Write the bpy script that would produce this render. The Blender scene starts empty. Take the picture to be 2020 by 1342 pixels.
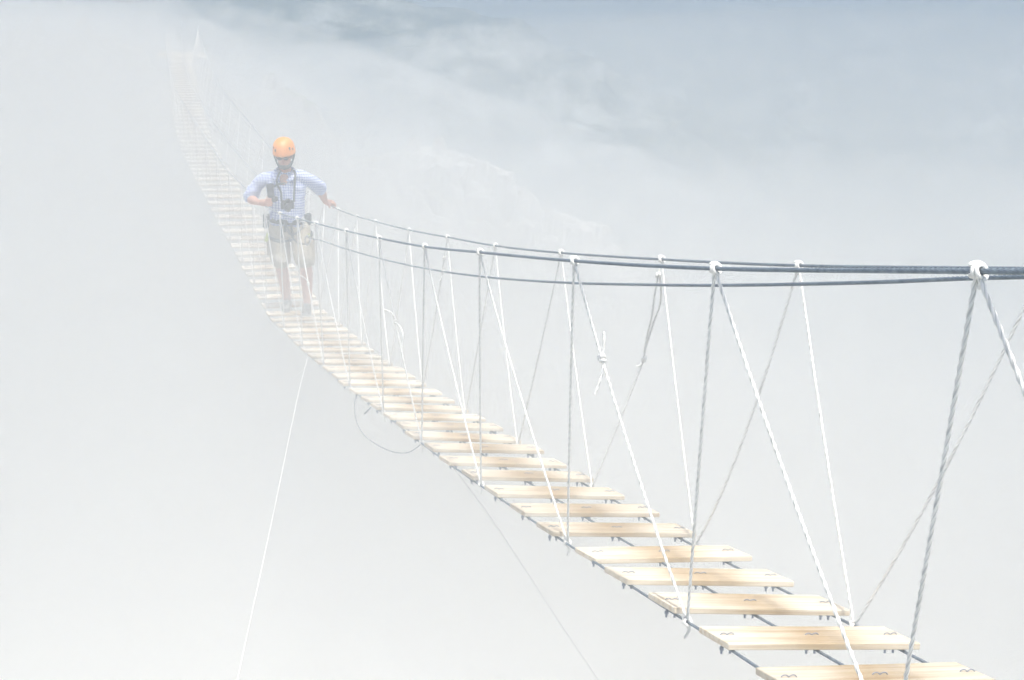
import bpy, math, random
from mathutils import Vector, Matrix, Quaternion, noise

random.seed(7)
R = math.radians
scene = bpy.context.scene

# ------------------------------------------------------------------ camera
# 2400 px focal length on a 2020 px wide frame, tilted down 15.6 deg, rolled 3 deg
cam_data = bpy.data.cameras.new("camera")
cam_data.sensor_width = 36.0
cam_data.lens = 36.0 * 2400.0 / 2020.0
cam_data.clip_start = 0.05
cam_data.clip_end = 6000.0
cam = bpy.data.objects.new("camera", cam_data)
scene.collection.objects.link(cam)
_fwd = Vector((0.0, 0.96307, -0.26926))
_rgt = Vector((0.99863, 0.01409, 0.0504))
_up = Vector((-0.05234, 0.26889, 0.96175))
cam.matrix_world = Matrix(((_rgt.x, _up.x, -_fwd.x, 0), (_rgt.y, _up.y, -_fwd.y, 0),
                           (_rgt.z, _up.z, -_fwd.z, 0), (0, 0, 0, 1)))
scene.camera = cam

# ------------------------------------------------------------------ light
SUN_EL = R(73)
_h = Vector((0.14, -0.99)).normalized()
to_sun = Vector((_h.x * math.cos(SUN_EL), _h.y * math.cos(SUN_EL), math.sin(SUN_EL)))
world = bpy.data.worlds.new("World")
scene.world = world
world.use_nodes = True
wn = world.node_tree.nodes
wl = world.node_tree.links
for n_ in list(wn):
    wn.remove(n_)
sky = wn.new("ShaderNodeTexSky")
sky.sky_type = 'NISHITA'
sky.sun_disc = False
sky.sun_elevation = SUN_EL
sky.sun_rotation = math.atan2(_h.x, _h.y)
sky.altitude = 0.0
sky.air_density = 1.0
sky.dust_density = 2.5
bg = wn.new("ShaderNodeBackground")
bg.inputs["Strength"].default_value = 0.10
wo = wn.new("ShaderNodeOutputWorld")
wl.new(sky.outputs[0], bg.inputs["Color"])
wl.new(bg.outputs[0], wo.inputs["Surface"])
sun_data = bpy.data.lights.new("sun", 'SUN')
sun_data.energy = 4.5
sun_data.angle = R(2.6)
sun_data.color = (1.0, 0.965, 0.91)
sun = bpy.data.objects.new("sun", sun_data)
scene.collection.objects.link(sun)
sun.rotation_euler = to_sun.to_track_quat('Z', 'Y').to_euler()

vs = scene.view_settings
vs.view_transform = 'Standard'
vs.look = 'None'
vs.exposure = 0.47
vs.gamma = 1.0
vs.use_curve_mapping = False
cy = scene.cycles
cy.max_bounces = 6
cy.diffuse_bounces = 2
cy.glossy_bounces = 2
cy.transmission_bounces = 4
cy.volume_bounces = 3
cy.transparent_max_bounces = 8
cy.use_denoising = True
cy.use_adaptive_sampling = True
cy.adaptive_threshold = 0.05

# ------------------------------------------------------------------ surveyed points (metres)
PLANKS=[(1.735,0.484,-1.147,12.5,-2.9,-12.0),(1.634,0.813,-1.221,11.9,-2.6,-12.3),(1.533,1.142,-1.295,11.5,-2.5,-12.5),(1.433,1.471,-1.369,12.8,-2.5,-12.3),(1.332,1.800,-1.444,11.9,-2.6,-12.6),(1.231,2.129,-1.518,11.9,-2.4,-12.3),(1.131,2.458,-1.592,12.2,-2.5,-12.2),(1.030,2.787,-1.666,12.4,-2.4,-12.4),(0.929,3.116,-1.741,12.0,-3.3,-11.3),(0.816,3.445,-1.813,11.6,-3.8,-11.5),(0.708,3.774,-1.887,11.6,-3.5,-12.1),(0.627,4.102,-1.963,13.0,-2.0,-11.1),(0.475,4.434,-2.026,11.7,-2.8,-10.5),(0.367,4.764,-2.091,11.6,-2.1,-10.1),(0.247,5.095,-2.154,11.7,-2.8,-9.9),(0.126,5.426,-2.214,11.7,-2.7,-9.7),(0.002,5.756,-2.278,11.4,-2.9,-10.0),(-0.103,6.087,-2.336,11.5,-2.4,-9.6),(-0.233,6.417,-2.398,11.4,-3.5,-9.8),(-0.328,6.747,-2.458,11.2,-2.2,-9.7),(-0.441,7.076,-2.519,11.4,-1.9,-10.1),(-0.560,7.406,-2.578,12.0,-3.1,-10.1),(-0.666,7.735,-2.638,11.9,-1.8,-10.3),(-0.783,8.064,-2.695,11.6,-1.4,-9.0),(-0.914,8.395,-2.747,12.6,-1.4,-8.5),(-1.018,8.724,-2.801,11.7,-1.0,-8.8),(-1.132,9.054,-2.854,11.9,-1.2,-7.6),(-1.260,9.384,-2.903,12.2,-1.3,-7.6),(-1.375,9.714,-2.953,12.1,-1.4,-8.3),(-1.491,10.043,-3.001,12.0,-0.0,-7.7),(-1.608,10.375,-3.042,12.3,-0.0,-6.2),(-1.730,10.707,-3.079,12.6,0.1,-6.7),(-1.844,11.039,-3.117,12.5,0.8,-6.1),(-1.964,11.370,-3.158,12.4,0.7,-6.0),(-2.093,11.702,-3.192,12.4,1.7,-5.8),(-2.212,12.034,-3.226,12.3,1.9,-2.9),(-2.330,12.373,-3.230,12.4,3.2,1.4),(-2.448,12.714,-3.231,13.4,0.8,-0.4),(-2.566,13.055,-3.230,11.7,2.0,-2.4),(-2.686,13.395,-3.227,13.1,2.2,-1.3),(-2.806,13.736,-3.226,11.3,1.2,0.3),(-2.927,14.075,-3.224,12.6,2.7,0.3),(-3.049,14.416,-3.219,12.6,1.7,3.3),(-3.176,14.757,-3.209,12.6,2.3,0.9),(-3.307,15.101,-3.191,11.8,1.2,5.0),(-3.442,15.446,-3.168,12.5,1.4,3.3),(-3.579,15.791,-3.141,12.3,1.2,3.1),(-3.715,16.136,-3.113,12.3,2.8,4.1),(-3.852,16.480,-3.084,11.4,0.9,3.1),(-3.989,16.826,-3.053,12.3,1.9,4.9),(-4.127,17.171,-3.020,12.1,1.5,5.1),(-4.264,17.516,-2.988,10.6,1.2,5.0),(-4.400,17.861,-2.957,11.2,1.1,3.7),(-4.534,18.204,-2.928,11.5,1.8,3.8),(-4.665,18.546,-2.903,11.6,1.8,4.5),(-4.793,18.887,-2.881,13.1,0.3,4.1),(-4.920,19.226,-2.863,11.3,1.5,3.6),(-5.045,19.564,-2.848,12.6,1.9,2.6),(-5.169,19.902,-2.834,13.0,1.3,2.2),(-5.292,20.239,-2.819,12.4,1.2,5.1),(-5.414,20.577,-2.802,12.5,2.6,2.9),(-5.535,20.915,-2.782,11.4,1.6,4.4),(-5.655,21.255,-2.758,11.3,1.8,4.4),(-5.774,21.596,-2.727,13.0,1.3,6.7),(-5.892,21.938,-2.689,11.2,1.2,5.5),(-6.008,22.281,-2.647,10.8,1.8,8.0),(-6.122,22.624,-2.603,11.9,2.0,8.7),(-6.234,22.966,-2.561,12.0,1.9,6.0),(-6.345,23.308,-2.523,10.5,2.2,3.6),(-6.453,23.647,-2.490,12.3,1.8,6.6),(-6.557,23.986,-2.458,11.7,1.5,5.4),(-6.658,24.323,-2.429,11.4,1.8,4.8),(-6.759,24.660,-2.400,11.7,1.8,3.6),(-6.861,24.996,-2.373,11.7,0.9,4.3),(-6.963,25.332,-2.346,10.9,2.5,5.9),(-7.064,25.668,-2.319,10.3,2.1,4.1),(-7.166,26.003,-2.293,11.0,2.3,3.6),(-7.266,26.337,-2.269,10.4,1.9,3.7),(-7.365,26.670,-2.246,12.0,1.4,4.4),(-7.463,27.003,-2.224,12.5,1.5,2.7),(-7.560,27.334,-2.204,11.8,1.8,5.5),(-7.658,27.666,-2.183,12.1,1.6,2.4),(-7.754,27.997,-2.164,11.9,3.3,3.0),(-7.851,28.328,-2.145,12.0,2.4,3.0),(-7.946,28.659,-2.127,13.8,1.9,3.9),(-8.040,28.988,-2.109,12.1,2.5,1.4),(-8.134,29.317,-2.093,13.4,2.1,2.7),(-8.226,29.645,-2.077,11.3,1.8,3.2),(-8.316,29.972,-2.063,12.8,2.6,3.8),(-8.406,30.299,-2.049,12.6,2.2,3.3),(-8.495,30.625,-2.036,12.6,2.2,3.0),(-8.583,30.950,-2.023,13.1,2.4,1.6),(-8.670,31.276,-2.012,12.7,3.2,1.8),(-8.758,31.600,-2.000,12.1,2.2,3.4),(-8.844,31.925,-1.988,10.7,2.5,3.4),(-8.931,32.250,-1.977,11.5,3.0,2.6),(-9.018,32.575,-1.966,11.8,2.4,0.1),(-9.106,32.900,-1.954,11.8,3.2,1.0)]
RAIL_L=[(1.415,0.137,0.032),(1.117,1.127,-0.194),(0.818,2.118,-0.421),(0.519,3.108,-0.647),(0.200,4.101,-0.853),(-0.156,5.095,-1.044),(-0.468,6.087,-1.233),(-0.816,7.082,-1.398),(-1.154,8.076,-1.557),(-1.527,9.071,-1.703),(-1.851,10.061,-1.854),(-2.192,11.050,-1.998),(-2.546,12.046,-2.104),(-2.890,13.050,-2.176),(-3.248,14.061,-2.209),(-3.558,14.787,-2.193),(-3.964,15.821,-2.126),(-4.375,16.857,-2.041),(-4.785,17.892,-1.950),(-5.176,18.917,-1.883),(-5.550,19.931,-1.837),(-5.915,20.945,-1.784),(-6.271,21.969,-1.685),(-6.611,22.997,-1.561),(-6.931,24.015,-1.479),(-7.234,25.025,-1.413),(-7.539,26.031,-1.352),(-7.835,27.030,-1.303),(-8.126,28.024,-1.261),(-8.411,29.014,-1.225),(-8.685,29.998,-1.198),(-8.950,30.975,-1.177),(-9.212,31.949,-1.161),(-9.473,32.924,-1.144)]
RAIL_R=[(2.682,0.273,0.046),(2.261,1.260,-0.179),(1.840,2.246,-0.403),(1.418,3.232,-0.627),(0.997,4.218,-0.852),(0.632,5.207,-1.056),(0.231,6.196,-1.250),(-0.130,7.187,-1.428),(-0.476,8.180,-1.583),(-0.830,9.172,-1.735),(-1.205,10.167,-1.865),(-1.497,11.155,-2.007),(-1.820,12.148,-2.124),(-2.120,13.146,-2.211),(-2.457,14.155,-2.247),(-2.779,14.934,-2.220),(-3.186,15.967,-2.144),(-3.597,17.002,-2.049),(-4.009,18.036,-1.948),(-4.402,19.060,-1.869),(-4.777,20.075,-1.822),(-5.142,21.089,-1.769),(-5.499,22.112,-1.670),(-5.841,23.140,-1.544),(-6.161,24.158,-1.460),(-6.465,25.169,-1.393),(-6.770,26.175,-1.332),(-7.067,27.174,-1.282),(-7.358,28.169,-1.239),(-7.644,29.160,-1.203),(-7.919,30.144,-1.175),(-8.185,31.122,-1.154),(-8.447,32.096,-1.137),(-8.709,33.071,-1.120)]
KNOT_L=[(1.465,0.384,-1.103),(1.174,1.369,-1.332),(0.884,2.355,-1.561),(0.575,3.342,-1.785),(0.254,4.330,-2.005),(-0.112,5.323,-2.192),(-0.470,6.315,-2.374),(-0.792,7.304,-2.558),(-1.142,8.292,-2.733),(-1.490,9.282,-2.890),(-1.837,10.271,-3.036),(-2.194,11.266,-3.155),(-2.569,12.267,-3.239),(-2.923,13.290,-3.235),(-3.286,14.310,-3.228),(-3.677,15.340,-3.179),(-4.086,16.375,-3.095),(-4.498,17.411,-2.999),(-4.900,18.442,-2.912),(-5.281,19.461,-2.857),(-5.649,20.474,-2.812),(-6.010,21.492,-2.739),(-6.358,22.520,-2.618),(-6.690,23.543,-2.503),(-6.997,24.557,-2.413),(-7.302,25.565,-2.332),(-7.603,26.567,-2.258),(-7.896,27.563,-2.196),(-8.184,28.556,-2.139),(-8.464,29.542,-2.089),(-8.733,30.522,-2.048),(-8.996,31.498,-2.012),(-9.256,32.472,-1.978)]
KNOT_R=[(2.052,0.454,-1.162),(1.738,1.442,-1.378),(1.425,2.430,-1.594),(1.108,3.418,-1.813),(0.763,4.406,-2.023),(0.418,5.398,-2.212),(0.062,6.388,-2.398),(-0.274,7.377,-2.575),(-0.627,8.367,-2.739),(-0.973,9.356,-2.896),(-1.327,10.347,-3.032),(-1.680,11.343,-3.144),(-2.039,12.345,-3.221),(-2.394,13.366,-3.220),(-2.757,14.386,-3.213),(-3.147,15.415,-3.166),(-3.557,16.449,-3.084),(-3.969,17.485,-2.989),(-4.372,18.515,-2.902),(-4.754,19.534,-2.845),(-5.123,20.547,-2.800),(-5.485,21.564,-2.728),(-5.834,22.592,-2.606),(-6.167,23.616,-2.489),(-6.475,24.630,-2.399),(-6.780,25.638,-2.316),(-7.082,26.641,-2.242),(-7.375,27.638,-2.179),(-7.664,28.631,-2.121),(-7.945,29.618,-2.071),(-8.215,30.599,-2.029),(-8.479,31.575,-1.992),(-8.740,32.549,-1.958)]
DECK_L=[(1.644,-0.224,-0.961),(1.450,0.433,-1.114),(1.257,1.090,-1.267),(1.063,1.747,-1.420),(0.869,2.404,-1.573),(0.675,3.061,-1.725),(0.450,3.721,-1.871),(0.230,4.380,-2.014),(-0.009,5.041,-2.142),(-0.259,5.704,-2.263),(-0.489,6.365,-2.383),(-0.697,7.023,-2.510),(-0.921,7.682,-2.629),(-1.160,8.341,-2.741),(-1.384,9.000,-2.849),(-1.623,9.661,-2.947),(-1.854,10.321,-3.042),(-2.090,10.985,-3.120),(-2.344,11.647,-3.199),(-2.586,12.318,-3.239),(-2.822,13.000,-3.238),(-3.061,13.681,-3.233),(-3.305,14.361,-3.227),(-3.562,15.047,-3.198),(-3.834,15.737,-3.148),(-4.106,16.427,-3.091),(-4.381,17.118,-3.027),(-4.654,17.808,-2.963),(-4.919,18.494,-2.909),(-5.174,19.173,-2.870),(-5.423,19.849,-2.840),(-5.668,20.524,-2.809),(-5.909,21.202,-2.765),(-6.145,21.885,-2.696),(-6.376,22.571,-2.611),(-6.598,23.255,-2.532),(-6.810,23.933,-2.467),(-7.012,24.607,-2.409),(-7.216,25.279,-2.354),(-7.419,25.950,-2.302),(-7.618,26.617,-2.255),(-7.813,27.281,-2.213),(-8.007,27.944,-2.173),(-8.198,28.605,-2.136),(-8.386,29.264,-2.103),(-8.568,29.919,-2.073),(-8.746,30.571,-2.046),(-8.922,31.222,-2.022),(-9.096,31.871,-1.999),(-9.269,32.520,-1.976),(-9.444,33.170,-1.952)]
DECK_M=[(1.936,-0.174,-0.998),(1.735,0.484,-1.147),(1.533,1.142,-1.295),(1.332,1.800,-1.444),(1.131,2.458,-1.592),(0.929,3.116,-1.741),(0.708,3.774,-1.887),(0.475,4.434,-2.026),(0.247,5.095,-2.154),(0.002,5.756,-2.278),(-0.233,6.417,-2.398),(-0.441,7.076,-2.519),(-0.666,7.735,-2.638),(-0.914,8.395,-2.747),(-1.132,9.054,-2.854),(-1.375,9.714,-2.953),(-1.608,10.375,-3.042),(-1.844,11.039,-3.117),(-2.093,11.702,-3.192),(-2.330,12.373,-3.230),(-2.566,13.055,-3.230),(-2.806,13.736,-3.226),(-3.049,14.416,-3.219),(-3.307,15.101,-3.191),(-3.579,15.791,-3.141),(-3.852,16.480,-3.084),(-4.127,17.171,-3.020),(-4.400,17.861,-2.957),(-4.665,18.546,-2.903),(-4.920,19.226,-2.863),(-5.169,19.902,-2.834),(-5.414,20.577,-2.802),(-5.655,21.255,-2.758),(-5.892,21.938,-2.689),(-6.122,22.624,-2.603),(-6.345,23.308,-2.523),(-6.557,23.986,-2.458),(-6.759,24.660,-2.400),(-6.963,25.332,-2.346),(-7.166,26.003,-2.293),(-7.365,26.670,-2.246),(-7.560,27.334,-2.204),(-7.754,27.997,-2.164),(-7.946,28.659,-2.127),(-8.134,29.317,-2.093),(-8.316,29.972,-2.063),(-8.495,30.625,-2.036),(-8.670,31.276,-2.012),(-8.844,31.925,-1.988),(-9.018,32.575,-1.966),(-9.193,33.225,-1.942)]
DECK_R=[(2.235,-0.122,-1.035),(2.026,0.537,-1.180),(1.817,1.195,-1.324),(1.608,1.854,-1.468),(1.398,2.512,-1.612),(1.189,3.171,-1.756),(0.971,3.829,-1.903),(0.726,4.489,-2.040),(0.510,5.150,-2.167),(0.270,5.810,-2.292),(0.029,6.470,-2.414),(-0.179,7.131,-2.528),(-0.406,7.789,-2.647),(-0.662,8.449,-2.752),(-0.874,9.108,-2.858),(-1.122,9.767,-2.959),(-1.357,10.430,-3.042),(-1.593,11.095,-3.114),(-1.836,11.758,-3.185),(-2.068,12.430,-3.221),(-2.305,13.111,-3.221),(-2.545,13.792,-3.218),(-2.788,14.471,-3.212),(-3.046,15.156,-3.183),(-3.318,15.846,-3.134),(-3.591,16.535,-3.077),(-3.866,17.226,-3.014),(-4.139,17.915,-2.951),(-4.405,18.601,-2.896),(-4.660,19.280,-2.857),(-4.909,19.956,-2.827),(-5.154,20.631,-2.795),(-5.395,21.309,-2.751),(-5.632,21.992,-2.681),(-5.863,22.678,-2.595),(-6.086,23.362,-2.515),(-6.298,24.040,-2.450),(-6.500,24.714,-2.392),(-6.704,25.386,-2.336),(-6.907,26.057,-2.284),(-7.107,26.725,-2.236),(-7.302,27.389,-2.194),(-7.496,28.052,-2.154),(-7.688,28.713,-2.117),(-7.876,29.372,-2.083),(-8.059,30.027,-2.052),(-8.237,30.680,-2.026),(-8.413,31.331,-2.001),(-8.587,31.981,-1.978),(-8.761,32.630,-1.955),(-8.937,33.281,-1.931)]
SAFETY=[(1.975,0.116,0.124),(1.748,0.774,-0.048),(1.521,1.431,-0.219),(1.294,2.088,-0.390),(1.067,2.745,-0.561),(0.932,3.135,-0.668),(0.672,3.887,-0.864),(0.446,4.540,-1.024),(0.220,5.193,-1.179),(-0.120,6.177,-1.396),(-0.518,7.327,-1.626),(-0.975,8.646,-1.859),(-1.431,9.964,-2.071),(-1.773,10.949,-2.216),(-2.057,11.768,-2.350),(-2.174,12.589,-2.431),(-2.649,13.769,-2.406),(-3.618,16.156,-2.313),(-4.996,19.575,-2.048),(-6.234,22.966,-1.741),(-7.754,27.997,-1.314),(-9.193,33.225,-0.992)]
GUY=[(-1.721,9.841,-3.010),(-1.684,9.265,-3.101),(-1.524,7.468,-3.360),(-1.356,5.687,-3.533),(-1.254,4.818,-3.532)]
GUYTAIL=[(-1.725,9.793,-3.058),(-1.753,9.781,-3.101),(-1.810,9.767,-3.149),(-1.831,9.764,-3.163)]
WIRE=[(-0.265,5.725,-2.279),(-0.084,5.821,-2.557),(0.117,5.933,-2.902),(0.365,6.087,-3.343),(0.606,6.308,-3.794),(0.902,6.506,-4.326)]
LOOP=[(-1.026,7.872,-2.659),(-1.042,7.836,-2.663),(-1.037,7.758,-2.694),(-1.006,7.639,-2.748),(-0.927,7.367,-2.734),(-0.823,7.101,-2.695),(-0.716,6.902,-2.661),(-0.615,6.711,-2.602),(-0.540,6.527,-2.515),(-0.492,6.410,-2.437),(-0.471,6.352,-2.396)]
STUB=[(-0.898,7.539,-2.612),(-0.939,7.526,-2.659)]
TAIL_A=[(-2.803,12.529,-3.063),(-2.857,12.554,-3.094),(-2.928,12.580,-3.126)]
TAIL_B=[(-4.007,16.082,-3.088),(-4.074,16.078,-3.105),(-4.141,16.073,-3.121)]
KNOT_MID1=[(0.298,3.787,-1.101)]
KM1_UP=[(0.299,3.790,-1.089),(0.303,3.798,-1.061),(0.301,3.808,-1.024)]
KM1_DN=[(0.304,3.781,-1.121),(0.299,3.740,-1.143),(0.281,3.723,-1.205)]
KNOT_MID2=[(-0.689,6.631,-1.770)]
KM2_UP=[(-0.689,6.634,-1.761),(-0.705,6.642,-1.732),(-0.723,6.646,-1.716),(-0.752,6.648,-1.709)]
KM2_DN=[(-0.682,6.628,-1.780),(-0.655,6.591,-1.790),(-0.636,6.548,-1.821),(-0.639,6.535,-1.865),(-0.636,6.490,-1.905)]
KNOT_MID3=[(-1.792,9.793,-2.321)]
KM3_UP=[(-1.792,9.795,-2.313),(-1.815,9.804,-2.282),(-1.854,9.810,-2.260)]
LOOP_R=[(0.629,5.202,-1.074),(0.622,5.189,-1.121),(0.617,5.216,-1.214),(0.615,5.250,-1.338),(0.610,5.285,-1.400),(0.607,5.343,-1.506),(0.609,5.363,-1.556)]
LOOP_R2=[(0.629,5.188,-1.127),(0.644,5.216,-1.212),(0.648,5.266,-1.282),(0.629,5.293,-1.372),(0.610,5.343,-1.506),(0.609,5.363,-1.556)]
KNOT_MID4=[(0.609,5.363,-1.556)]
KM4_TAIL=[(0.600,5.358,-1.574),(0.592,5.354,-1.588),(0.582,5.354,-1.589)]
KNOT_HI4=[(0.622,5.189,-1.121)]
KNOT_MID5=[(-0.488,8.167,-1.693),(-0.490,8.180,-1.771)]
KM5_TAIL=[(-0.493,8.177,-1.781),(-0.498,8.166,-1.818),(-0.517,8.160,-1.843)]
KNOT_MID6=[(-1.517,11.214,-2.105)]
KM6_TAIL=[(-1.521,11.210,-2.119),(-1.523,11.194,-2.174),(-1.534,11.179,-2.229)]
PROOT=(-2.248,12.136,-3.228)
J={'helmet':(-0.107,-0.070,1.712),'chin':(-0.082,-0.080,1.509),'head':(-0.109,-0.020,1.615),'neck':(-0.113,0.050,1.444),'chest':(-0.095,0.040,1.267),'waist':(-0.094,0.060,1.011),'pelvis':(-0.092,0.080,0.914),'shR':(-0.365,0.060,1.373),'elR':(-0.483,0.080,1.153),'wrR':(-0.346,-0.080,1.155),'haR':(-0.251,-0.150,1.156),'shL':(0.125,0.060,1.404),'elL':(0.205,0.170,1.279),'wrL':(0.242,0.330,1.152),'haL':(0.282,0.410,1.099),'hipR':(-0.196,0.080,0.856),'knR':(-0.155,0.030,0.542),'anR':(-0.109,0.140,0.068),'toR':(-0.099,-0.020,0.011),'hipL':(0.027,0.080,0.868),'knL':(0.110,-0.060,0.585),'anL':(0.129,-0.010,0.107),'toL':(0.146,-0.190,0.025),'cam1':(-0.208,-0.160,1.256),'cam1top':(-0.217,-0.140,1.359),'cam2':(-0.051,-0.140,1.150),'strapA':(-0.162,-0.060,1.426),'strapB':(0.005,-0.060,1.430)}

# ------------------------------------------------------------------ helpers
def V(p):
    return Vector(p)

COL = scene.collection

def tag(o, label=None, cat=None, group=None, kind=None):
    if label: o["label"] = label
    if cat: o["category"] = cat
    if group: o["group"] = group
    if kind: o["kind"] = kind
    return o

def empty(name, loc=(0, 0, 0)):
    o = bpy.data.objects.new(name, None)
    o.empty_display_size = 0.1
    o.location = loc
    COL.objects.link(o)
    return o

def link(name, me, parent=None, loc=None):
    o = bpy.data.objects.new(name, me)
    COL.objects.link(o)
    if parent is not None:
        o.parent = parent
    if loc is not None:
        o.location = loc
    return o

class MB:
    """collects closed pieces, builds one mesh"""
    def __init__(self):
        self.v = []; self.f = []; self.fleck = []
    def add(self, vs_, fs_):
        b = len(self.v)
        self.v += [tuple(p) for p in vs_]
        self.f += [tuple(i + b for i in f) for f in fs_]
        return self
    def mesh(self, name, mat=None, smooth=True):
        me = bpy.data.meshes.new(name)
        me.from_pydata(self.v, [], self.f)
        me.update()
        if mat: me.materials.append(mat)
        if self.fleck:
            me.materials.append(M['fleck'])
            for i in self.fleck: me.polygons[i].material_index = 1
        if smooth:
            me.polygons.foreach_set("use_smooth", [True] * len(me.polygons))
        return me
    def build(self, name, mat, parent=None, smooth=True, loc=None):
        return link(name, self.mesh(name, mat, smooth), parent, loc)

def spline(pts, step):
    """Catmull-Rom through pts, resampled about every `step` metres"""
    P = [V(p) for p in pts]
    if len(P) == 2:
        n = max(1, int((P[1] - P[0]).length / step))
        return [P[0].lerp(P[1], i / n) for i in range(n + 1)]
    out = []
    for i in range(len(P) - 1):
        a, b = P[i], P[i + 1]
        L = (b - a).length
        m0 = (b - P[i - 1]) * (L / ((b - a).length + (a - P[i - 1]).length)) if i > 0 else (b - a)
        m1 = (P[i + 2] - a) * (L / ((b - a).length + (P[i + 2] - b).length)) if i + 2 < len(P) else (b - a)
        n = max(1, int(L / step))
        for k in range(n):
            t = k / n
            t2, t3 = t * t, t * t * t
            out.append(a * (2 * t3 - 3 * t2 + 1) + m0 * (t3 - 2 * t2 + t) + b * (3 * t2 - 2 * t3) + m1 * (t3 - t2))
    out.append(P[-1].copy())
    return out

def frames(path):
    T = []
    for i in range(len(path)):
        d = path[min(i + 1, len(path) - 1)] - path[max(i - 1, 0)]
        T.append(d.normalized() if d.length > 1e-9 else Vector((0, 0, 1)))
    ref = Vector((0, 0, 1)) if abs(T[0].z) < 0.9 else Vector((1, 0, 0))
    n = (ref - T[0] * ref.dot(T[0])).normalized()
    out = []
    for i, t in enumerate(T):
        n = n - t * n.dot(t)
        n.normalize()
        out.append((t, n, t.cross(n)))
    return out

def tube(mb, path, rad, sides=8, lobes=0, amp=0.0, pitch=0.075, flat=1.0, dome=False):
    """sweep; rad may be a list; lobes/pitch give laid strands that twist along the path"""
    fr = frames(path)
    n = len(path)
    rs = rad if isinstance(rad, (list, tuple)) else [rad] * n
    b = len(mb.v)
    s = 0.0
    rings = []
    def ring(c, t, nn, bb, r, tw):
        base = len(mb.v)
        for k in range(sides):
            a = 2 * math.pi * k / sides
            rr = r * (1 - amp + amp * math.cos(lobes * a)) if lobes else r
            aa = a + tw
            q = c + nn * (math.cos(aa) * rr) + bb * (math.sin(aa) * rr * flat)
            mb.v.append((q.x, q.y, q.z))
        rings.append(base)
    if dome:
        t, nn, bb = fr[0]
        for u in (0.97, 0.75, 0.4):
            ring(path[0] - t * rs[0] * u, t, nn, bb, rs[0] * math.sqrt(1 - u * u), 0)
    for i in range(n):
        if i: s += (path[i] - path[i - 1]).length
        t, nn, bb = fr[i]
        ring(path[i], t, nn, bb, rs[i], (2 * math.pi * s / pitch) if lobes else 0)
    if dome:
        t, nn, bb = fr[-1]
        for u in (0.4, 0.75, 0.97):
            ring(path[-1] + t * rs[-1] * u, t, nn, bb, rs[-1] * math.sqrt(1 - u * u), 0)
    for a0, a1 in zip(rings[:-1], rings[1:]):
        for k in range(sides):
            k2 = (k + 1) % sides
            mb.f.append((a0 + k, a0 + k2, a1 + k2, a1 + k))
    mb.f.append(tuple(rings[0] + k for k in reversed(range(sides))))
    mb.f.append(tuple(rings[-1] + k for k in range(sides)))
    return mb

def limb(mb, pts, rads, sides=16, step=0.02, flat=1.0):
    """tapered, domed tube with smoothly varying radius"""
    P = [V(p) for p in pts]
    d = [0.0]
    for a, b in zip(P[:-1], P[1:]): d.append(d[-1] + (b - a).length)
    path = spline(P, step)
    acc = [0.0]
    for a, b in zip(path[:-1], path[1:]): acc.append(acc[-1] + (b - a).length)
    tot = acc[-1]
    rs = []
    for s in acc:
        x = s / tot * d[-1]
        i = 0
        while i < len(d) - 2 and x > d[i + 1]: i += 1
        t = (x - d[i]) / max(1e-9, d[i + 1] - d[i])
        t = t * t * (3 - 2 * t)
        rs.append(rads[i] * (1 - t) + rads[i + 1] * t)
    return tube(mb, path, rs, sides, flat=flat, dome=True)

def loft(mb, rings, sides=28):
    """rings: (centre, rx, ry) stacked; superellipse-ish sections in xy"""
    b = len(mb.v)
    for c, rx, ry in rings:
        for k in range(sides):
            a = 2 * math.pi * k / sides
            ca, sa = math.cos(a), math.sin(a)
            mb.v.append((c[0] + math.copysign(abs(ca) ** 0.85, ca) * rx, c[1] + math.copysign(abs(sa) ** 0.85, sa) * ry, c[2]))
    for i in range(len(rings) - 1):
        for k in range(sides):
            k2 = (k + 1) % sides
            mb.f.append((b + i * sides + k, b + i * sides + k2, b + (i + 1) * sides + k2, b + (i + 1) * sides + k))
    mb.f.append(tuple(b + k for k in reversed(range(sides))))
    mb.f.append(tuple(b + (len(rings) - 1) * sides + k for k in range(sides)))
    return mb

def ball(mb, c, r, m=None, nu=16, nv=10):
    """ellipsoid; r a vector, m an optional rotation matrix"""
    c = V(c)
    vs_ = []
    for j in range(1, nv):
        th = math.pi * j / nv
        for i in range(nu):
            a = 2 * math.pi * i / nu
            p = Vector((r[0] * math.sin(th) * math.cos(a), r[1] * math.sin(th) * math.sin(a), r[2] * math.cos(th)))
            if m is not None: p = m @ p
            vs_.append(c + p)
    top = Vector((0, 0, r[2])); bot = Vector((0, 0, -r[2]))
    if m is not None: top, bot = m @ top, m @ bot
    it = len(vs_); vs_ += [c + top, c + bot]
    fs_ = []
    for j in range(nv - 2):
        for i in range(nu):
            i2 = (i + 1) % nu
            fs_.append((j * nu + i, (j + 1) * nu + i, (j + 1) * nu + i2, j * nu + i2))
    for i in range(nu):
        i2 = (i + 1) % nu
        fs_.append((it, i, i2))
        fs_.append((it + 1, (nv - 2) * nu + i2, (nv - 2) * nu + i))
    return mb.add(vs_, fs_)

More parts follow.
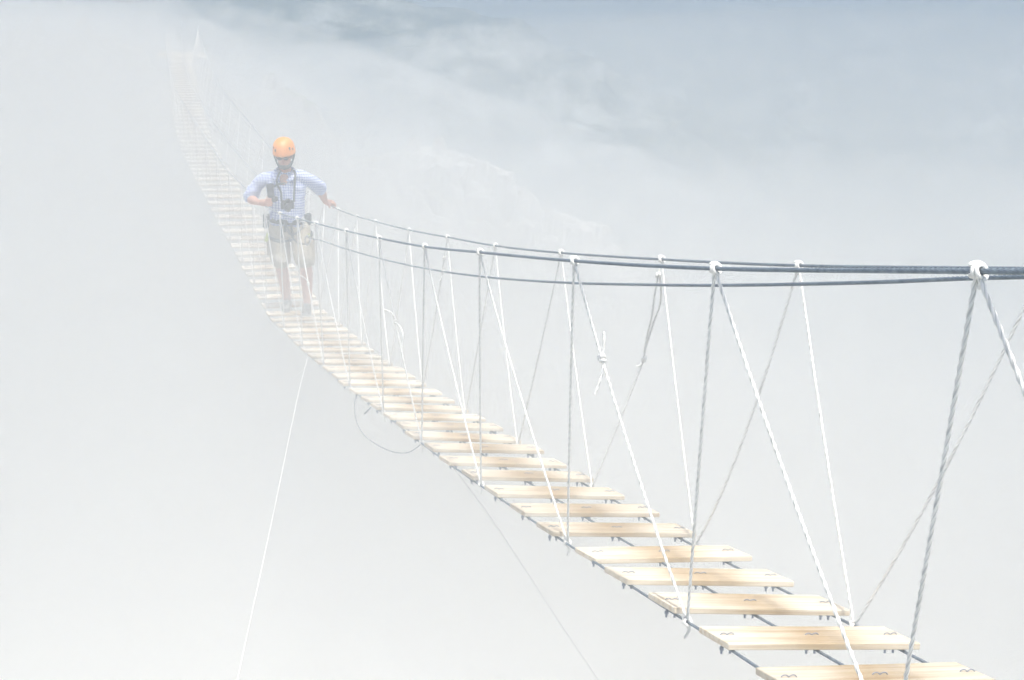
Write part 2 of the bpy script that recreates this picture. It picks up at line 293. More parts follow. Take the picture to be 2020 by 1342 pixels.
def box(mb, c, s, m=None, ch=0.0):
    """box of full size s; ch chamfers the edges along x"""
    hx, hy, hz = s[0] / 2, s[1] / 2, s[2] / 2
    c = V(c)
    if ch <= 0:
        pts = [(x, y, z) for x in (-hx, hx) for y in (-hy, hy) for z in (-hz, hz)]
        fs_ = [(0, 1, 3, 2), (4, 6, 7, 5), (0, 4, 5, 1), (2, 3, 7, 6), (0, 2, 6, 4), (1, 5, 7, 3)]
    else:
        pts = []
        prof = lambda e: [(-hy + e, -hz), (hy - e, -hz), (hy, -hz + e), (hy, hz - e), (hy - e, hz), (-hy + e, hz), (-hy, hz - e), (-hy, -hz + e)]
        def insetp(k):
            return [(y * (1 - k / hy), z * (1 - k / hz)) for y, z in prof(ch)]
        for x, k in ((-hx, ch), (-hx + ch, 0), (hx - ch, 0), (hx, ch)):
            pts += [(x, y, z) for y, z in insetp(k)]
        fs_ = []
        for i in range(3):
            for k in range(8):
                k2 = (k + 1) % 8
                fs_.append((i * 8 + k, (i + 1) * 8 + k, (i + 1) * 8 + k2, i * 8 + k2))
        fs_.append(tuple(range(8)))
        fs_.append(tuple(24 + k for k in reversed(range(8))))
    vs_ = [(c + (m @ Vector(p) if m is not None else Vector(p))) for p in pts]
    return mb.add(vs_, fs_)

def cyl(mb, a, b, r0, r1=None, sides=12):
    return tube(mb, [V(a), V(b)], [r0, r0 if r1 is None else r1], sides)

def remeshed(mb, name, mat, voxel, smooth=4, disp=None):
    """fuse overlapping closed pieces into one continuous surface"""
    me = mb.mesh(name + "_tmp")
    o = bpy.data.objects.new(name + "_tmp", me)
    tmp = bpy.data.scenes.new("tmp")
    tmp.collection.objects.link(o)
    m = o.modifiers.new("r", 'REMESH'); m.mode = 'VOXEL'; m.voxel_size = voxel; m.use_smooth_shade = True
    s = o.modifiers.new("s", 'SMOOTH'); s.factor = 0.5; s.iterations = smooth
    tmp.view_layers[0].update()
    dg = tmp.view_layers[0].depsgraph
    out = bpy.data.meshes.new_from_object(o.evaluated_get(dg))
    bpy.data.objects.remove(o); bpy.data.meshes.remove(me); bpy.data.scenes.remove(tmp)
    out.name = name
    if disp:
        nn = [v.normal.copy() for v in out.vertices]
        co = []
        for v, q in zip(out.vertices, nn):
            p = v.co + q * disp(v.co); co += [p.x, p.y, p.z]
        out.vertices.foreach_set("co", co)
    out.materials.clear()
    out.materials.append(mat)
    out.polygons.foreach_set("use_smooth", [True] * len(out.polygons))
    out.update()
    return out

# ------------------------------------------------------------------ materials
def mat(name):
    m = bpy.data.materials.new(name)
    m.use_nodes = True
    nt = m.node_tree
    return m, nt.nodes, nt.links, nt.nodes["Principled BSDF"]

def simple(name, col, rough=0.6, metal=0.0, var=0.0, scale=20.0, bump=0.0, spec=0.5):
    m, n, l, b = mat(name)
    b.inputs["Roughness"].default_value = rough
    b.inputs["Metallic"].default_value = metal
    b.inputs["Specular IOR Level"].default_value = spec
    b.inputs["Base Color"].default_value = (*col, 1)
    if var or bump:
        tc = n.new("ShaderNodeTexCoord")
        nz = n.new("ShaderNodeTexNoise"); nz.inputs["Scale"].default_value = scale; nz.inputs["Detail"].default_value = 5
        l.new(tc.outputs["Object"], nz.inputs["Vector"])
    if var:
        mx = n.new("ShaderNodeMix"); mx.data_type = 'RGBA'
        mx.inputs[6].default_value = (*[c * (1 - var) for c in col], 1)
        mx.inputs[7].default_value = (*[min(1, c * (1 + var)) for c in col], 1)
        l.new(nz.outputs["Fac"], mx.inputs[0]); l.new(mx.outputs[2], b.inputs["Base Color"])
    if bump:
        bp = n.new("ShaderNodeBump"); bp.inputs["Strength"].default_value = bump; bp.inputs["Distance"].default_value = 0.01
        l.new(nz.outputs["Fac"], bp.inputs["Height"]); l.new(bp.outputs["Normal"], b.inputs["Normal"])
    return m

def ramp(n, stops):
    r = n.new("ShaderNodeValToRGB")
    e = r.color_ramp.elements
    while len(e) < len(stops): e.new(0.5)
    for el, (p, c) in zip(e, stops):
        el.position = p; el.color = (*c, 1) if len(c) == 3 else c
    return r

def wood_material():
    m, n, l, b = mat("pine_board")
    tc = n.new("ShaderNodeTexCoord"); oi = n.new("ShaderNodeObjectInfo")
    off = n.new("ShaderNodeVectorMath"); off.operation = 'MULTIPLY_ADD'
    off.inputs[1].default_value = (1, 1, 1)
    sc = n.new("ShaderNodeVectorMath"); sc.operation = 'SCALE'; sc.inputs["Scale"].default_value = 37.0
    cmb = n.new("ShaderNodeCombineXYZ")
    for k in range(3): l.new(oi.outputs["Random"], cmb.inputs[k])
    l.new(cmb.outputs[0], sc.inputs[0])
    l.new(tc.outputs["Object"], off.inputs[0]); l.new(sc.outputs[0], off.inputs[2])
    mp = n.new("ShaderNodeMapping"); mp.inputs["Scale"].default_value = (1.6, 38, 38)
    l.new(off.outputs[0], mp.inputs["Vector"])
    g = n.new("ShaderNodeTexNoise"); g.inputs["Scale"].default_value = 1.6; g.inputs["Detail"].default_value = 6; g.inputs["Distortion"].default_value = 0.6
    l.new(mp.outputs[0], g.inputs["Vector"])
    rp = ramp(n, [(0.28, (0.58, 0.45, 0.31)), (0.43, (0.70, 0.59, 0.44)), (0.55, (0.76, 0.665, 0.525)), (0.72, (0.81, 0.74, 0.62))])
    l.new(g.outputs["Fac"], rp.inputs[0])
    # trodden dirt along the middle third, uneven
    sx = n.new("ShaderNodeSeparateXYZ"); l.new(tc.outputs["Object"], sx.inputs[0])
    nz = n.new("ShaderNodeTexNoise"); nz.inputs["Scale"].default_value = 7; nz.inputs["Detail"].default_value = 5
    l.new(off.outputs[0], nz.inputs["Vector"])
    ab = n.new("ShaderNodeMath"); ab.operation = 'ABSOLUTE'; l.new(sx.outputs[0], ab.inputs[0])
    md = n.new("ShaderNodeMath"); md.operation = 'MULTIPLY_ADD'; md.inputs[1].default_value = -0.24; l.new(nz.outputs["Fac"], md.inputs[0]); l.new(ab.outputs[0], md.inputs[2])
    mr = n.new("ShaderNodeMapRange"); mr.interpolation_type = 'SMOOTHSTEP'
    mr.inputs["From Min"].default_value = -0.13; mr.inputs["From Max"].default_value = 0.10
    mr.inputs["To Min"].default_value = 1.0; mr.inputs["To Max"].default_value = 0.0
    l.new(md.outputs[0], mr.inputs["Value"])
    mx = n.new("ShaderNodeMix"); mx.data_type = 'RGBA'; mx.blend_type = 'MULTIPLY'
    l.new(mr.outputs[0], mx.inputs[0]); l.new(rp.outputs[0], mx.inputs[6]); mx.inputs[7].default_value = (0.66, 0.57, 0.45, 1)
    # board-to-board tone
    hv = n.new("ShaderNodeHueSaturation")
    vr = n.new("ShaderNodeMapRange"); vr.inputs["To Min"].default_value = 0.80; vr.inputs["To Max"].default_value = 1.10
    l.new(oi.outputs["Random"], vr.inputs["Value"]); l.new(vr.outputs[0], hv.inputs["Value"])
    l.new(mx.outputs[2], hv.inputs["Color"])
    l.new(hv.outputs[0], b.inputs["Base Color"])
    b.inputs["Roughness"].default_value = 0.75
    b.inputs["Specular IOR Level"].default_value = 0.25
    bp = n.new("ShaderNodeBump"); bp.inputs["Strength"].default_value = 0.25; bp.inputs["Distance"].default_value = 0.002
    l.new(g.outputs["Fac"], bp.inputs["Height"]); l.new(bp.outputs[0], b.inputs["Normal"])
    return m

def gingham_material():
    m, n, l, b = mat("checked_shirt_cotton")
    tc = n.new("ShaderNodeTexCoord"); sx = n.new("ShaderNodeSeparateXYZ"); l.new(tc.outputs["Object"], sx.inputs[0])
    outs = []
    ad = n.new("ShaderNodeMath"); ad.operation = 'MULTIPLY_ADD'; ad.inputs[1].default_value = 0.6
    l.new(sx.outputs[1], ad.inputs[0]); l.new(sx.outputs[0], ad.inputs[2])
    for src in (ad.outputs[0], sx.outputs[2]):
        a = n.new("ShaderNodeMath"); a.operation = 'MULTIPLY'; a.inputs[1].default_value = 2 * math.pi / 0.026
        s = n.new("ShaderNodeMath"); s.operation = 'SINE'
        g = n.new("ShaderNodeMath"); g.operation = 'GREATER_THAN'; g.inputs[1].default_value = 0.25
        l.new(src, a.inputs[0]); l.new(a.outputs[0], s.inputs[0]); l.new(s.outputs[0], g.inputs[0])
        outs.append(g.outputs[0])
    av = n.new("ShaderNodeMath"); av.operation = 'ADD'
    l.new(outs[0], av.inputs[0]); l.new(outs[1], av.inputs[1])
    hf = n.new("ShaderNodeMath"); hf.operation = 'MULTIPLY'; hf.inputs[1].default_value = 0.5
    l.new(av.outputs[0], hf.inputs[0])
    rp = ramp(n, [(0.0, (0.70, 0.74, 0.84)), (0.5, (0.38, 0.43, 0.64)), (1.0, (0.15, 0.19, 0.42))])
    l.new(hf.outputs[0], rp.inputs[0]); l.new(rp.outputs[0], b.inputs["Base Color"])
    b.inputs["Roughness"].default_value = 0.9
    return m

def cable_material():
    m, n, l, b = mat("galvanised_cable")
    tc = n.new("ShaderNodeTexCoord"); nz = n.new("ShaderNodeTexNoise"); nz.inputs["Scale"].default_value = 60
    l.new(tc.outputs["Object"], nz.inputs["Vector"])
    rp = ramp(n, [(0.3, (0.17, 0.205, 0.235)), (0.7, (0.28, 0.325, 0.36))])
    l.new(nz.outputs["Fac"], rp.inputs[0]); l.new(rp.outputs[0], b.inputs["Base Color"])
    b.inputs["Metallic"].default_value = 0.35
    b.inputs["Roughness"].default_value = 0.5
    return m

def rope_material():
    m, n, l, b = mat("white_nylon_rope")
    tc = n.new("ShaderNodeTexCoord"); nz = n.new("ShaderNodeTexNoise"); nz.inputs["Scale"].default_value = 9
    nz.inputs["Detail"].default_value = 6
    l.new(tc.outputs["Object"], nz.inputs["Vector"])
    rp = ramp(n, [(0.25, (0.72, 0.70, 0.65)), (0.6, (0.86, 0.84, 0.79))])
    l.new(nz.outputs["Fac"], rp.inputs[0]); l.new(rp.outputs[0], b.inputs["Base Color"])
    b.inputs["Roughness"].default_value = 0.8
    b.inputs["Specular IOR Level"].default_value = 0.3
    return m

def limestone_material(name, scale):
    m, n, l, b = mat(name)
    tc = n.new("ShaderNodeTexCoord")
    nz = n.new("ShaderNodeTexNoise"); nz.inputs["Scale"].default_value = scale; nz.inputs["Detail"].default_value = 9; nz.inputs["Roughness"].default_value = 0.62
    l.new(tc.outputs["Object"], nz.inputs["Vector"])
    rp = ramp(n, [(0.28, (0.16, 0.16, 0.13)), (0.42, (0.36, 0.35, 0.31)), (0.55, (0.52, 0.50, 0.46)), (0.72, (0.66, 0.64, 0.59))])
    l.new(nz.outputs["Fac"], rp.inputs[0])
    geo = n.new("ShaderNodeNewGeometry"); sp = n.new("ShaderNodeSeparateXYZ"); l.new(geo.outputs["Normal"], sp.inputs[0])
    n2 = n.new("ShaderNodeTexNoise"); n2.inputs["Scale"].default_value = scale * 0.35; n2.inputs["Detail"].default_value = 5
    l.new(tc.outputs["Object"], n2.inputs["Vector"])
    mu = n.new("ShaderNodeMath"); mu.operation = 'MULTIPLY'; l.new(sp.outputs[2], mu.inputs[0]); l.new(n2.outputs["Fac"], mu.inputs[1])
    mr = n.new("ShaderNodeMapRange"); mr.inputs["From Min"].default_value = 0.38; mr.inputs["From Max"].default_value = 0.5
    l.new(mu.outputs[0], mr.inputs["Value"])
    mx = n.new("ShaderNodeMix"); mx.data_type = 'RGBA'
    l.new(mr.outputs[0], mx.inputs[0]); l.new(rp.outputs[0], mx.inputs[6]); mx.inputs[7].default_value = (0.10, 0.13, 0.05, 1)
    l.new(mx.outputs[2], b.inputs["Base Color"])
    b.inputs["Roughness"].default_value = 0.95
    bp = n.new("ShaderNodeBump"); bp.inputs["Strength"].default_value = 0.6; bp.inputs["Distance"].default_value = 0.3 / max(scale, 0.01) * 0.3
    l.new(nz.outputs["Fac"], bp.inputs["Height"]); l.new(bp.outputs[0], b.inputs["Normal"])
    return m

def hill_material():
    m, n, l, b = mat("scrub_hillside")
    tc = n.new("ShaderNodeTexCoord")
    mp = n.new("ShaderNodeMapping"); mp.inputs["Scale"].default_value = (1.3, 0.55, 2.0)
    l.new(tc.outputs["Object"], mp.inputs["Vector"])
    nz = n.new("ShaderNodeTexNoise"); nz.inputs["Scale"].default_value = 0.06; nz.inputs["Detail"].default_value = 12; nz.inputs["Roughness"].default_value = 0.75
    l.new(mp.outputs[0], nz.inputs["Vector"])
    rp = ramp(n, [(0.36, (0.02, 0.035, 0.015)), (0.46, (0.05, 0.07, 0.03)), (0.51, (0.22, 0.21, 0.13)), (0.57, (0.46, 0.43, 0.34)), (0.66, (0.70, 0.67, 0.60))])
    l.new(nz.outputs["Fac"], rp.inputs[0]); l.new(rp.outputs[0], b.inputs["Base Color"])
    b.inputs["Roughness"].default_value = 1.0
    b.inputs["Specular IOR Level"].default_value = 0.1
    return m

M = dict(
    wood=wood_material(), rope=rope_material(), cable=cable_material(), shirt=gingham_material(),
    zinc=simple("zinc_bolt", (0.32, 0.34, 0.39), 0.45, 0.5, 0.15, 80),
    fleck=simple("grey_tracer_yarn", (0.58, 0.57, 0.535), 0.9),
    thinwire=simple("thin_steel_wire", (0.22, 0.24, 0.26), 0.5, 0.4),
    rock=limestone_material("pale_limestone", 0.55), hill=hill_material(),
    skin=simple("tanned_skin", (0.56, 0.30, 0.21), 0.55, 0, 0.10, 25),
    shorts=simple("beige_cotton", (0.42, 0.37, 0.28), 0.92, 0, 0.08, 40, 0.15),
    orange=simple("orange_helmet_shell", (0.90, 0.33, 0.06), 0.42, 0, 0.03, 10),
    black=simple("black_plastic", (0.018, 0.02, 0.024), 0.42, 0, 0.1, 60),
    webbing=simple("dark_webbing", (0.045, 0.055, 0.06), 0.85, 0, 0.2, 90),
    lime=simple("lime_webbing", (0.50, 0.58, 0.06), 0.8, 0, 0.1, 60),
    hair=simple("grey_hair", (0.20, 0.18, 0.16), 0.8, 0, 0.3, 140),
    shoe=simple("grey_suede", (0.20, 0.19, 0.165), 0.9, 0, 0.2, 60),
    sole=simple("pale_rubber", (0.32, 0.31, 0.28), 0.8, 0, 0.1, 40),
    sock=simple("grey_sock", (0.5, 0.5, 0.48), 0.95, 0, 0.1, 200),
    glass=simple("dark_lens", (0.02, 0.018, 0.016), 0.12),
    alloy=simple("brushed_alloy", (0.55, 0.56, 0.58), 0.35, 0.8, 0.1, 60),
    timber=simple("grey_timber", (0.42, 0.36, 0.28), 0.85, 0, 0.2, 12),
)

# ------------------------------------------------------------------ setting: valley, hills, cliffs
CF, CR, CU = _fwd, _rgt, _up
def at(u, v, y):
    """point on the ray of photo pixel (u, v) at world distance y ahead"""
    r = CF + CR * ((u - 1010.0) / 2400.0) + CU * ((671.0 - v) / 2400.0)
    return r * (y / r.y)

def fbm(x, y, z=0.0, o=6):
    return noise.fractal(Vector((x, y, z)), 1.0, 2.1, o, noise_basis='PERLIN_ORIGINAL')

# valley floor: one sheet
mb = MB()
NX, NY = 60, 60
for j in range(NY + 1):
    for i in range(NX + 1):
        x = -1500 + 3000 * i / NX; y = -300 + 2300 * j / NY
        mb.v.append((x, y, -150 + 6 * fbm(x * .004, y * .004)))
for j in range(NY):
    for i in range(NX):
        a = j * (NX + 1) + i
        mb.f.append((a, a + 1, a + NX + 2, a + NX + 1))
tag(mb.build("ground", M['hill']), kind="structure")

def hill(name, crest, y, run, seed, back=160, amp=1.0):
    """ridge whose crest follows (u, v) pixels at distance y, falling to the valley on both sides"""
    pts = [at(u, v, y) for u, v in crest]
    x0, x1 = pts[0].x, pts[-1].x
    def crest_z(x):
        for a, b in zip(pts[:-1], pts[1:]):
            if a.x <= x <= b.x:
                t = (x - a.x) / (b.x - a.x); t = t * t * (3 - 2 * t)
                return a.z * (1 - t) + b.z * t
        return pts[0].z if x < x0 else pts[-1].z
    nx, ny = 230, 120
    mb = MB()
    for j in range(ny + 1):
        t = j / ny
        yy = y - run + (run + back) * t
        for i in range(nx + 1):
            x = x0 + (x1 - x0) * i / nx
            cz = crest_z(x)
            if yy <= y:
                k = 1 - (y - yy) / run
                prof = k ** 0.85 + 0.05 * math.sin(k * 17 + seed + x * .01) * (1 - k) * k * 2
            else:
                prof = 1 - ((yy - y) / back) ** 1.5
            z = -152 + (cz + 152) * max(0, prof)
            w = min(1, 0.25 + abs(yy - y) / 120)
            z += amp * w * (26 * fbm(x * .008 + seed, yy * .008) * (0.3 + 0.7 * prof) + 4 * fbm(x * .05, yy * .05 + seed)) * min(1, prof * 3 + .1)
            z += amp * 1.4 * fbm(x * .09 + seed, yy * .09)
            mb.v.append((x, yy, z))
    for j in range(ny):
        for i in range(nx):
            a = j * (nx + 1) + i
            mb.f.append((a, a + 1, a + nx + 2, a + nx + 1))
    return tag(mb.build(name, M['hill']), kind="structure")

hill("hill_left", [(-900, -60), (-300, -90), (200, -95), (560, -60), (760, -12), (880, 12), (1010, 46), (1120, 110), (1300, 190), (1600, 330)], 430, 300, 3.0)
hill("hill_right", [(500, 260), (800, 130), (950, 80), (1050, 58), (1160, 38), (1300, 24), (1480, 6), (1650, 8), (1850, -10), (2100, -30), (2600, -40), (3200, -60)], 620, 430, 11.0)
hill("hill_far", [(-1200, -20), (0, -10), (600, 10), (960, 22), (1080, 30), (1180, 14), (1330, -6), (1480, 2), (1600, -16), (2000, -40), (3400, -60)], 1150, 500, 23.0, amp=1.3)

def rock_ridge(name, label, crest, y, front, back, seed, drop=24.0, rough=1.0):
    """limestone ridge: crest follows (u, v) pixels at distance y, steep broken faces fall away on both sides"""
    pts = [at(u, v, y) for u, v in crest]
    x0, x1 = pts[0].x, pts[-1].x
    def crest_z(x):
        for a, b in zip(pts[:-1], pts[1:]):
            if a.x <= x <= b.x:
                t = (x - a.x) / (b.x - a.x)
                return a.z * (1 - t) + b.z * t
        return pts[-1].z
    nx = int((x1 - x0) / 0.16); ny = 110
    mb = MB()
    for j in range(ny + 1):
        t = j / ny
        for i in range(nx + 1):
            x = x0 + (x1 - x0) * i / nx
            yy = y - front + (front + back) * t
            k = (y - yy) / front if yy < y else (yy - y) / back
            z = crest_z(x) - drop * (0.25 * k + 0.75 * k ** 1.8)
            q = Vector((x * .5 + seed, yy * .5, z * .35))
            d, _p = noise.voronoi(q); d2, _p2 = noise.voronoi(q * 2.6)
            f = (d[1] - d[0]) * 1.2 + (d2[1] - d2[0]) * 0.5 + 0.8 * fbm(q.x * 1.3, q.y * 1.3, q.z * 1.3)
            w = 0.35 + 0.65 * min(1, k * 5)
            st = math.floor(z * 0.9 + f) / 0.9                          # ledges
            z = z * 0.6 + st * 0.4 + (f - 0.9) * rough * w
            mb.v.append((x + 0.5 * rough * fbm(z * .6, yy * .5, seed), yy - (f - .6) * rough * 1.2 * w, z))
    for j in range(ny):
        for i in range(nx):
            a = j * (nx + 1) + i
            mb.f.append((a, a + 1, a + nx + 2, a + nx + 1))
    return tag(mb.build(name, M['rock'], smooth=False), label, "rock")

rock_ridge("rock_ridge", "pale rock shoulder under the far landing of the rope bridge",
     [(-60, 330), (150, 215), (240, 168), (300, 140), (345, 128), (400, 128), (440, 150), (480, 196), (560, 270), (640, 360)], 38.5, 5.0, 6, 2.0, 22, 0.7)
rock_ridge("rock_ridge", "jagged pale crags at the upper left beyond the bridge's far end",
     [(-260, 40), (-60, 60), (20, 44), (70, 22), (110, 42), (150, 20), (205, 26), (260, 84), (320, 120), (420, 190), (520, 260)], 48, 6, 8, 5.0, 26, 1.1)
rock_ridge("rock_ridge", "whitish blocky rock slope rising just behind the helmeted walker",
     [(380, 300), (450, 215), (500, 196), (525, 170), (560, 162), (600, 178), (632, 224), (660, 280), (740, 335), (860, 420), (1000, 520)], 42, 6, 6, 9.0, 22, 0.6)
rock_ridge("rock_ridge", "low broken rock ridge fading into cloud above the far handrail",
     [(560, 360), (680, 320), (740, 296), (800, 262), (850, 256), (900, 272), (960, 310), (1010, 345), (1100, 400), (1250, 490), (1500, 640)], 52, 7, 7, 14.0, 24, 0.7)

# ------------------------------------------------------------------ the air
def volume(name, density, col, aniso):
    m = bpy.data.materials.new(name)
    m.use_nodes = True
    n, l = m.node_tree.nodes, m.node_tree.links
    n.remove(n["Principled BSDF"])
    pv = n.new("ShaderNodeVolumePrincipled")
    pv.inputs["Color"].default_value = (*col, 1)
    pv.inputs["Density"].default_value = density
    pv.inputs["Anisotropy"].default_value = aniso
    l.new(pv.outputs[0], n["Material Output"].inputs["Volume"])
    return m

mb = MB()
box(mb, (0, 900, -52), (3200, 2500, 210))
tag(mb.build("haze", volume("thin_haze", 0.0055, (0.87, 0.935, 1.0), 0.67), smooth=False),
    "thin bluish haze filling the valley", "haze", kind="stuff")

# the drifting cloud the bridge runs into: nested closed banks, thinner outside, with uneven tops
def cloud_top(x, y, k):
    side = max(0.0, min(1.0, (x + 0.30 * y + 0.6) / (0.25 * y + 2))); side = side * side * (3 - 2 * side)
    z = -0.50 - 0.050 * min(y, 12)
    z -= side * 0.0180 * max(0.0, y - 8) ** 2 - (1 - side) * 0.032 * max(0.0, y - 12)
    z += 0.22 * fbm(x * .07 + 3, y * .07, k * .7) * min(1, y / 14) + 0.05 * fbm(x * .3, y * .3 + 7, k)
    z += (0.24, 0.0, -0.42)[min(k, 2)] * (0.7 + y * 0.05) * (1.3 + 2.3 * side)
    if k >= 3:                                   # thicker curtain round the far half of the deck, in three veils
        j = k - 3
        z = (-0.62, -0.98, -1.40)[j] + 0.008 * y + 0.25 * fbm(x * .12, y * .12, 5.0 + j)
        e = max(0.0, ((15.5, 17.0, 19.0)[j] - y) / 3.0); z -= 1.1 * e * e
        e = max(0.0, (x + 0.31 * y + (-0.3, 1.3, 2.8)[j]) / 3.2); z -= (0.42, 0.55, 0.75)[j] * e * (1 + .3 * e)
        return max(z, -29.5)
    e = max(0.0, (y - 28) / 9.0)
    z -= 2.4 * e * e
    e = max(0.0, (4.2 - y) / 2.2)
    z -= 1.5 * e * e
    return z
def cloud(k, density):
    mb = MB()
    gx = [-70 + 140 * i / 110 for i in range(111)]
    gy = [0.8 + 42 * (j / 90) ** 1.3 for j in range(91)]
    for y in gy:
        for x in gx:
            mb.v.append((x, y, cloud_top(x, y, k)))
    w = len(gx); nb = len(mb.v)
    for y in gy:
        for x in gx:
            mb.v.append((x, y, -30.0 - k))
    for j in range(len(gy) - 1):
        for i in range(w - 1):
            a = j * w + i
            mb.f.append((a, a + 1, a + w + 1, a + w))
            mb.f.append((nb + a, nb + a + w, nb + a + w + 1, nb + a + 1))
    for i in range(w - 1):
        a = i; mb.f.append((a, nb + a, nb + a + 1, a + 1))
        a = (len(gy) - 1) * w + i; mb.f.append((a, a + 1, nb + a + 1, nb + a))
    for j in range(len(gy) - 1):
        a = j * w; mb.f.append((a, a + w, nb + a + w, nb + a))
        a = j * w + w - 1; mb.f.append((a, nb + a, nb + a + w, a + w))
    # each bank a little smaller than the one round it, so no two faces share a plane
    s = 1 - .02 * k
    mb.v = [(x * s, y + (.06 * k if y < 2 else -.3 * k if y > 42 else 0), z) for x, y, z in mb.v]
    return tag(mb.build("fog", volume("drifting_cloud", density, (0.95, 0.938, 0.89), -0.70)),
        ("thin outer veil of the white cloud around the bridge", "white cloud drifting under and over the bridge", "dense white heart of the cloud below the deck", "thin veil of cloud before the far half of the deck", "middle veil of cloud hiding the far half of the deck", "thickest veil of cloud wrapped round the far deck")[k], "fog", kind="stuff")
cloud(0, 0.037); cloud(1, 0.040); cloud(2, 0.050); cloud(3, 0.020); cloud(4, 0.022); cloud(5, 0.028)

# ------------------------------------------------------------------ the rope bridge
ORG = V(DECK_M[1])
bridge = empty("rope_bridge", ORG)
tag(bridge, "long sagging rope footbridge of pale boards running into the cloud", "bridge")
def bpart(name, me, parent=None):
    if parent is None:
        return link(name, me, bridge, -ORG)
    return link(name, me, parent)

PW, PD, PT = 0.600, 0.165, 0.0195
def plank_mesh(seed):
    rnd = random.Random(seed)
    mb = MB()
    box(mb, (0, 0, 0), (PW + rnd.uniform(-.012, .012), PD + rnd.uniform(-.006, .006), PT), None, 0.0022)
    cup = rnd.uniform(-.0015, .0015); skew = rnd.uniform(-.012, .012)
    mb.v = [(x + y * (skew - .17), y + .002 * math.sin(x * 6 + seed), z + cup * (y / PD * 2) ** 2) for x, y, z in mb.v]
    return mb.mesh("plank", M['wood'], smooth=False)
plank_meshes = [plank_mesh(s) for s in range(9)]

def clamp_mesh():
    mb = MB()
    zt = PT / 2
    for s in (-1, 1):
        x = s * 0.0112; xn = s * .0135
        # low bow of the U-bolt standing on the board
        bow = [Vector((x + .0100 * math.cos(math.pi * q / 8), 0, zt - .001 + .0062 * math.sin(math.pi * q / 8))) for q in range(9)]
        tube(mb, bow, .0017, 7)
        # shank, nut and thread end below
        cyl(mb, (xn, 0, -PT / 2 + .001), (xn, 0, -PT / 2 - .036), .0036, sides=8)
        cyl(mb, (xn, 0, -PT / 2 - .0165), (xn, 0, -PT / 2 - .0255), .0068, sides=6)
    # saddle that hugs the cable under the board
    box(mb, (0, 0, -PT / 2 - .0105), (.036, .016, .004), None, .001)
    return mb.mesh("clamp", M['zinc'], smooth=False)
clamp_me = clamp_mesh()

planks = []
for k, (x, y, z, yw, tw, sl) in enumerate(PLANKS):
    n = k - 7
    if n < -4: continue
    m3 = Matrix.Rotation(R(yw), 3, 'Z') @ Matrix.Rotation(R(-tw), 3, 'Y') @ Matrix.Rotation(R(sl), 3, 'X')
    c = V((x, y, z)) + m3 @ Vector((0, PD / 2, PT / 2))
    o = link("plank", plank_meshes[(k * 5 + k // 9) % 9], bridge)
    o.matrix_local = Matrix.Translation(c - ORG) @ m3.to_4x4()
    planks.append(o)
    if n <= 44:
        for t in (-.257, .004, .262):
            q = link("clamp", clamp_me, o, (t + random.uniform(-.004, .004), random.uniform(-.006, .006), 0))
            q.rotation_euler = (0, 0, R(random.uniform(-4, 4)))

def cable_mesh(name, pts, r, near=7.0, m='cable', pitch=0.095):
    """six-strand wire rope; strands are modelled where the camera is close"""
    mb = MB()
    path = spline(pts, 0.009)
    keep = [path[0]]
    for p in path[1:]:
        step = 0.009 if p.y < near else 0.12
        if (p - keep[-1]).length >= step: keep.append(p)
    i = next((i for i, p in enumerate(keep) if p.y >= near), len(keep) - 1)
    if i > 1: tube(mb, keep[:i + 1], r * 1.06, 18, 6, 0.14, pitch)
    if i < len(keep) - 1: tube(mb, keep[i:], r * 0.95, 8)
    return mb.mesh(name, M[m])

deck_r = 0.0047
for pts in (DECK_L, DECK_M, DECK_R):
    bpart("deck_cable", cable_mesh("deck_cable", [V(p) - Vector((0, 0, .0085)) for p in pts], deck_r, 5.5))
rail_r = 0.0058
for pts in (RAIL_L, RAIL_R):
    bpart("handrail_cable", cable_mesh("handrail_cable", list(pts) + [(pts[-1][0] - 1.5, pts[-1][1] + 4.6, pts[-1][2] - 1.35)], rail_r, 7.0))
tag(bpart("safety_cable", cable_mesh("safety_cable", SAFETY, 0.0056, 7.0)), "lower third cable strung between the two handrails")

RR = 0.0046
def wrap(mb, c, d, rc, turns=2.3, rr=RR, tail=0.05, seed=0, sides=8):
    """hitch: rope wound round a cable at c (direction d) with a hanging tail"""
    rnd = random.Random(seed)
    d = d.normalized()
    n = Vector((0, 0, 1)); n = (n - d * n.dot(d)).normalized(); b = d.cross(n)
    R0 = rc + rr * 1.02
    path = []
    N = int(turns * 22)
    for i in range(N + 1):
        a = math.pi * 1.0 + 2 * math.pi * i / 22
        path.append(c + d * ((i / N - .5) * turns * rr * 2.3) + n * math.cos(a) * R0 + b * math.sin(a) * R0)
    tube(mb, path, rr * 1.06, 9, 3, .14, .05)
    # riding turn across the wraps, then the bight under the cable
    p2 = []
    for i in range(13):
        a = -0.6 + (i / 12) * 3.4
        p2.append(c + d * ((.5 - i / 12) * turns * rr * 1.9) + n * math.cos(a) * (R0 + rr * .95) + b * math.sin(a) * (R0 + rr * .95))
    tube(mb, p2, rr, sides, dome=True)
    if tail:
        q = c - n * (R0 + rr) + b * rr
        tube(mb, spline([q, q + d * tail * .25 - n * tail * .4 + b * tail * .2, q + d * tail * .45 - n * tail * .95 + b * tail * rnd.uniform(-.1, .3)], .01), rr, sides, dome=True)

